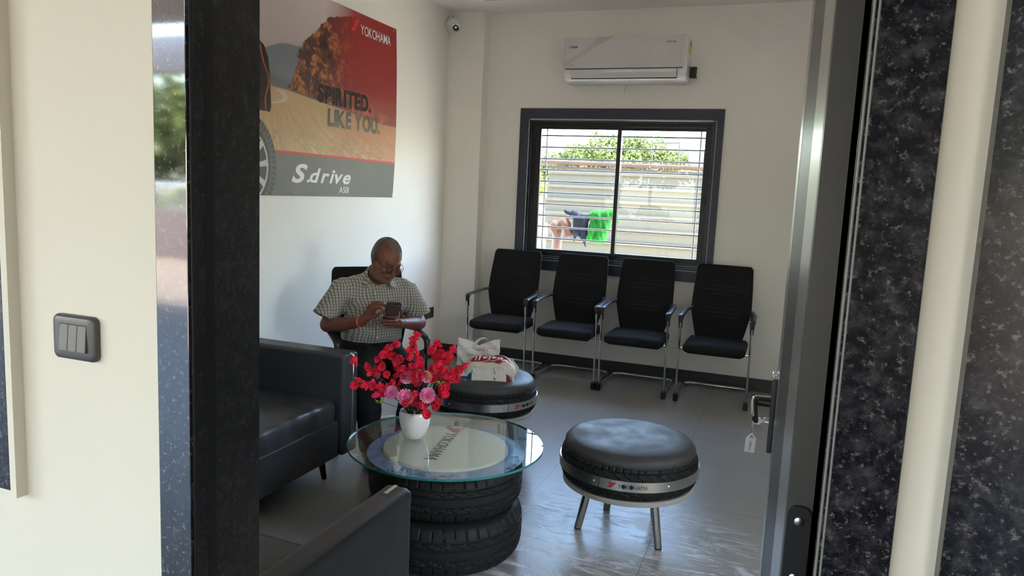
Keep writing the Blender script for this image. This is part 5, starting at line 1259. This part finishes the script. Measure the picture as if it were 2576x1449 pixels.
# stacked trapezoidal cladding sheets
def cladding(x0, x1, y, z0, pitch, n, name, label):
    t = thing(name, label, 'fence', ((x0+x1)/2, y, 0)); hw = (x1-x0)/2
    for k in range(n):
        z = z0+pitch*k; jl = random.Random(k).uniform(-.05, .05); mb = MB()
        prof = [(0, z), (0, z+pitch*.62), (-.045, z+pitch*.72), (-.045, z+pitch*.90), (0, z+pitch), (.02, z+pitch), (.02, z)]
        xa, xb = -hw+jl, hw; m_ = len(prof); mb.add([(xa, a, b) for a, b in prof]+[(xb, a, b) for a, b in prof], [list(range(m_))[::-1], list(range(m_, 2*m_))]+[[i, m_+i, m_+(i+1) % m_, (i+1) % m_][::-1] for i in range(m_)])
        mb.build('corrugated_sheet', 'sheet', t, 0)
    return t
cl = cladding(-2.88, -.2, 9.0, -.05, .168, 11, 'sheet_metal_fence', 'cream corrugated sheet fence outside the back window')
M['rust'] = paint('rusty_pipe', (.045, .026, .018), .3)
mb = MB(); mb.tube([(-3.9, 8.93, 1.90), (-.2, 8.93, 1.860)], .028, 10); mb.tube([(-2.9, 8.96, 1.83), (-.2, 8.96, 1.795)], .016, 8)
tag(mb.build('fence_pipe', M['rust']), 'rusty pipes running along the top of the sheet metal fence', 'pipe')
for i, (x, zt_, lab) in enumerate(((-1.62, 2.18, 'left one of the pair'), (-1.30, 2.18, 'right one of the pair'), (-1.0, 2.1, 'the lone one at the right'), (-2.62, 2.02, 'the lone one at the left'))):
    tag(MB().tube([(x, 9.15, -.1), (x+.01, 9.15, zt_)], .010, 6).build('iron_rod', 'black_plastic'), 'thin iron rod standing up behind the sheet fence, '+lab, 'rod', 'iron rods behind the fence')
tag(MB().tube([(-1.62, 9.15, 2.16), (-1.30, 9.15, 2.17)], .008, 6).build('iron_rod', 'black_plastic'), 'thin iron crossbar joining the pair of rods behind the fence', 'rod')
# brick piece and chain-link left of the fence
M['brick'] = mat('red_brick', (.4, .2, .13), .85); m = M['brick']; bt_ = N(m, 'ShaderNodeTexBrick'); bt_.inputs['Scale'].default_value = 9; bt_.inputs['Color1'].default_value = (.16, .08, .055, 1); bt_.inputs['Color2'].default_value = (.22, .12, .09, 1); bt_.inputs['Mortar'].default_value = (.25, .22, .2, 1); v_ = N(m, 'ShaderNodeMapping'); v_.inputs['Rotation'].default_value = (PI/2, 0, 0); tc = N(m, 'ShaderNodeTexCoord'); L(m, tc.outputs['Object'], v_.inputs[0]); L(m, v_.outputs[0], bt_.inputs[0]); L(m, bt_.outputs[0], P(m).inputs['Base Color'])
tag(MB().b2((-4.4, 10.6, -.1), (-2.9, 10.8, 1.45)).build('brick_wall', 'brick', None, 0), 'low red brick wall seen through the lower left of the back window', 'wall')
mb = MB()
for k in range(26):
    x = -4.3+.062*k*1.0
    mb.tube([(x-.0, 9.4, -.06), (x+1.2*.45, 9.4, 1.3)], .004, 4); mb.tube([(x+.54, 9.4, -.06), (x, 9.4, 1.3)], .004, 4)
tag(mb.build('chain_link_mesh', 'alu'), 'sagging chain-link wire left of the sheet fence', 'fence', kind='stuff')
# post with cloths
tag(MB().tube([(-2.02, 6.62, -.1), (-2.01, 6.62, .8), (-1.995, 6.62, 1.20)], [.050, .048, .045], 16).build('wooden_post', 'stone_post'), 'brown post under the hanging brown cloth outside the window', 'post')
tag(MB().tube([(-2.02, 6.60, 1.20), (-1.9, 6.60, 1.275), (-1.75, 6.60, 1.28), (-1.5, 6.60, 1.30), (-.3, 6.60, 1.34)], .004, 6).build('clothes_line', 'alu_dark'), 'thin line carrying the cloths outside the window', 'line')
def cloth(name, label, col, blobs, lo, hi, seed):
    s = SDF(lo, hi, .006)
    for b in blobs:
        if len(b) == 3: s.cap(b[0], b[1], b[2], k=.02)
        elif len(b) == 4: s.cap(b[0], b[1], b[2], b[3], k=.02)
    s.disp(lambda X, Y, Z: .006*np.sin(X*62+np.sin(Z*26+seed)*2.2)*np.cos(Z*13+seed)+.0022*np.sin(X*150+Z*40+seed))
    M[name] = fabric(name+'_cloth', col, 300, .2); return tag(s.build(name, name, None, None, 2), label, 'cloth', 'cloths hung outside the window')
cloth('brown_cloth', 'brown cloth draped over the post outside the window', (.115, .06, .045), [((-2.04, 6.62, 1.19), (-1.93, 6.60, 1.235), .045), ((-1.93, 6.60, 1.235), (-1.87, 6.60, 1.13), .040, .025), ((-2.03, 6.6, 1.2), (-2.0, 6.6, 1.12), .045, .03), ((-1.90, 6.6, 1.22), (-1.90, 6.6, 1.13), .04, .03)], (-2.15, 6.50, 1.03), (-1.78, 6.72, 1.32), 0)
cloth('navy_cloth', 'dark navy cloth hanging between the brown and green cloths', (.012, .017, .032), [((-1.93, 6.6, 1.345), (-1.80, 6.6, 1.30), .014, .035), ((-1.85, 6.6, 1.32), (-1.72, 6.6, 1.29), .035, .03), ((-1.80, 6.6, 1.29), (-1.81, 6.6, 1.16), .045, .04), ((-1.74, 6.6, 1.27), (-1.74, 6.6, 1.12), .042, .03), ((-1.82, 6.6, 1.14), (-1.83, 6.6, 1.07), .022, .012), ((-1.74, 6.6, 1.12), (-1.72, 6.6, 1.03), .026, .010)], (-2.0, 6.50, .98), (-1.62, 6.72, 1.42), 2)
cloth('green_cloth', 'bright green cloth hanging behind the window mullion', (.012, .16, .02), [((-1.66, 6.6, 1.32), (-1.48, 6.6, 1.34), .045, .04), ((-1.64, 6.6, 1.30), (-1.67, 6.6, 1.11), .04, .045), ((-1.58, 6.6, 1.30), (-1.60, 6.6, 1.10), .045, .045), ((-1.53, 6.6, 1.29), (-1.555, 6.6, 1.11), .04, .035), ((-1.68, 6.6, 1.10), (-1.55, 6.6, 1.10), .03, .03), ((-1.48, 6.6, 1.35), (-1.44, 6.6, 1.28), .035, .03)], (-1.78, 6.50, 1.02), (-1.36, 6.72, 1.44), 4)
# trees
def leafmat(name, c1, c2):
    m = mat(name, c1, .6, spec=.2); oi = N(m, 'ShaderNodeNewGeometry'); c = mix(m, oi.outputs['Random Per Island'], c1, c2); L(m, c, P(m).inputs['Base Color'])
    P(m).inputs['Subsurface Weight'].default_value = 0; return m
M['leafA'] = leafmat('tree_leaves_green', (.045, .07, .015), (.13, .145, .04)); M['leafB'] = leafmat('tree_leaves_yellow', (.11, .14, .025), (.24, .25, .06)); M['bark'] = paint('bark', (.16, .11, .07), .2)
def tree(name, label, blobs, nleaf, size, m, trunk, seed, group=None):
    t = thing(name, label, 'tree', trunk[0], 0, group); rg = np.random.default_rng(seed); V = []; b = np.array([q[:3] for q in blobs]); r = np.array([q[3] for q in blobs]); pw = r**2/np.sum(r**2)
    k = rg.choice(len(blobs), nleaf, p=pw); d = rg.normal(size=(nleaf, 3)); d /= np.linalg.norm(d, axis=1)[:, None]; rad = r[k]*(.55+.5*rg.random(nleaf)**.5)*(1+.25*np.sin(d[:, 0]*9+k)*np.cos(d[:, 2]*8)); c = b[k]+d*rad[:, None]*np.array([1, 1, .8])
    a = rg.normal(size=(nleaf, 3)); a /= np.linalg.norm(a, axis=1)[:, None]; e = np.cross(a, rg.normal(size=(nleaf, 3))); e /= np.linalg.norm(e, axis=1)[:, None]; sz = size*(.6+.8*rg.random(nleaf))[:, None]
    V = np.stack([c-a*sz, c+e*sz*.45, c+a*sz, c-e*sz*.45], 1).reshape(-1, 3)-np.array(trunk[0]); F = np.arange(nleaf*4).reshape(-1, 4); np_mesh('foliage', V, F, m, t, False)
    mb = MB(); mb.tube([Vector(q)-Vector(trunk[0]) for q in trunk], [.16, .12, .07][:len(trunk)], 8); mb.build('trunk', 'bark', t); return t
tree('broad_tree', 'broad leafy green tree behind the sheet metal fence', [(-7.0, 19, 1.4, .85), (-6.1, 19, 1.7, .9), (-5.3, 19, 1.95, 1.0), (-4.5, 19, 2.15, 1.1), (-3.7, 19, 2.1, 1.1), (-3.0, 19, 1.85, 1.0), (-2.3, 19, 1.45, .85), (-4.1, 18.6, 1.6, 1.1)], 90000, .042, 'leafA', [(-4.8, 19, 0), (-4.7, 19, 1.6), (-4.5, 19, 2.6)], 3)
tree('hedge_tree', 'pale yellow green bushes low behind the fence on the right', [(-2.4, 16, 1.5, .6), (-1.7, 16, 1.6, .7), (-.9, 16, 1.5, .7), (-6.2, 16, 1.3, .7), (-5.2, 16, 1.2, .7)], 30000, .036, 'leafB', [(-1.7, 16, 0), (-1.7, 16, 1.2)], 5)
tree('near_shrub', 'pale shrub left of the sheet fence behind the chain-link', [(-4.2, 11.9, 1.45, .5), (-3.9, 11.7, 1.2, .45), (-4.8, 12, 1.5, .6)], 7000, .03, 'leafB', [(-4.2, 11.8, 0), (-4.2, 11.8, 1.1)], 8)

# ------------------------------------------------------------ in front of the building (seen only as reflections and light)
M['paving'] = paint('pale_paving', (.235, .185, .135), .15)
M['porch_tile'] = paint('dark_porch_tile', (.060, .058, .056), .15, .4)
tag(MB().b2((-9, -4.9, -.02), (3.2, Y1, -.004)).build('porch_floor', 'porch_tile', None, 0), 'dark tiled porch floor outside the doorway', kind='structure')
M['side_paving'] = paint('bounce_side_paving', (.75, .64, .48), .1)
tag(MB().b2((XR+.2, Y1, -.2), (25, YB+.2, -.02)).build('side_yard', 'side_paving', None, 0), kind='structure')  # pale ground added to bounce sun in through the added side window
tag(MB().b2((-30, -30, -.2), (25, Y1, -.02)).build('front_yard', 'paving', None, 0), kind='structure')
M['canopy'] = paint('grey_canopy', (.40, .38, .35), .1)
tag(MB().b2((-9.2, -4.6, 3.1), (3.4, Y1, 3.22)).build('canopy_roof', 'canopy', None, 0), 'flat porch roof over the entrance', kind='structure')
tag(MB().b2((3.2, -4.6, -.02), (3.4, Y1, 3.1)).build('end_light_blocker', 'canopy', None, 0), 'unseen wall added at the porch end to block sky light', kind='structure')  # added out of view to shade the front wall from open sky
tag(MB().b2((-9.2, -2.6, -.02), (-9.0, Y1, 3.1)).build('side_light_blocker', 'canopy', None, 0), 'unseen wall added at the porch side to block sky light', kind='structure')  # second unseen blocker, added to cut light reaching the front
tag(MB().b2((-12, -5.35, 2.72), (8, -5.15, 3.14)).build('canopy_beam', 'canopy', None, 0), 'grey roof beam along the porch edge', kind='structure')
tag(MB().b2((-.25, -2.9, -.02), (.95, -2.2, 3.1)).build('dark_reflection_block', 'granite', None, 0), 'unseen dark block added for the doorway granite to reflect', kind='structure')  # dark mass added behind the camera to darken the right granite's reflection
M['bwall'] = paint('brown_boundary_wall', (.30, .22, .18), .15)
tag(MB().b2((-20, -9.1, -.02), (12, -8.9, .86)).build('boundary_wall', 'bwall', None, 0), 'brown boundary wall across the front yard', kind='structure')
fn_ = thing('railing', 'white metal railing on the boundary wall', 'railing', (-10, -9, .86))
for k in range(60): MB().tube([(-5+k*.16, 0, 0), (-5+k*.16, 0, .50)], .012, 6).build('baluster', 'white_plastic', fn_)
MB().b2((-5.1, -.02, .48), (4.6, .02, .52)).build('top_rail', 'white_plastic', fn_)
tree('front_hedge', 'yellow green hedge behind the white railing', [(-9+1.3*k, -10.2, .8, .55) for k in range(-3, 5)], 9000, .07, 'leafB', [(-9, -10.2, 0), (-9, -10.2, .8)], 12)
tree('front_tree', 'green tree beyond the boundary wall, with a taller row added to block sky', [(-13, -11, 2.6, 1.5), (-11.5, -11.5, 2.5, 1.5), (-10, -12, 2.6, 1.6), (-8.5, -12, 2.4, 1.4), (-14.5, -11, 2.5, 1.5), (-6.4, -12.3, 3.0, 1.8), (-4.4, -12.3, 3.6, 2.1), (-2.2, -12.3, 3.6, 2.1), (0, -12.3, 3.6, 2.1), (2.2, -12.3, 3.6, 2.1), (4.4, -12.3, 3.6, 2.1)], 52000, .10, 'leafA', [(-11, -11.5, 0), (-11, -11.5, 1.6)], 14)  # tall crowns on the right are added to hold back sky light
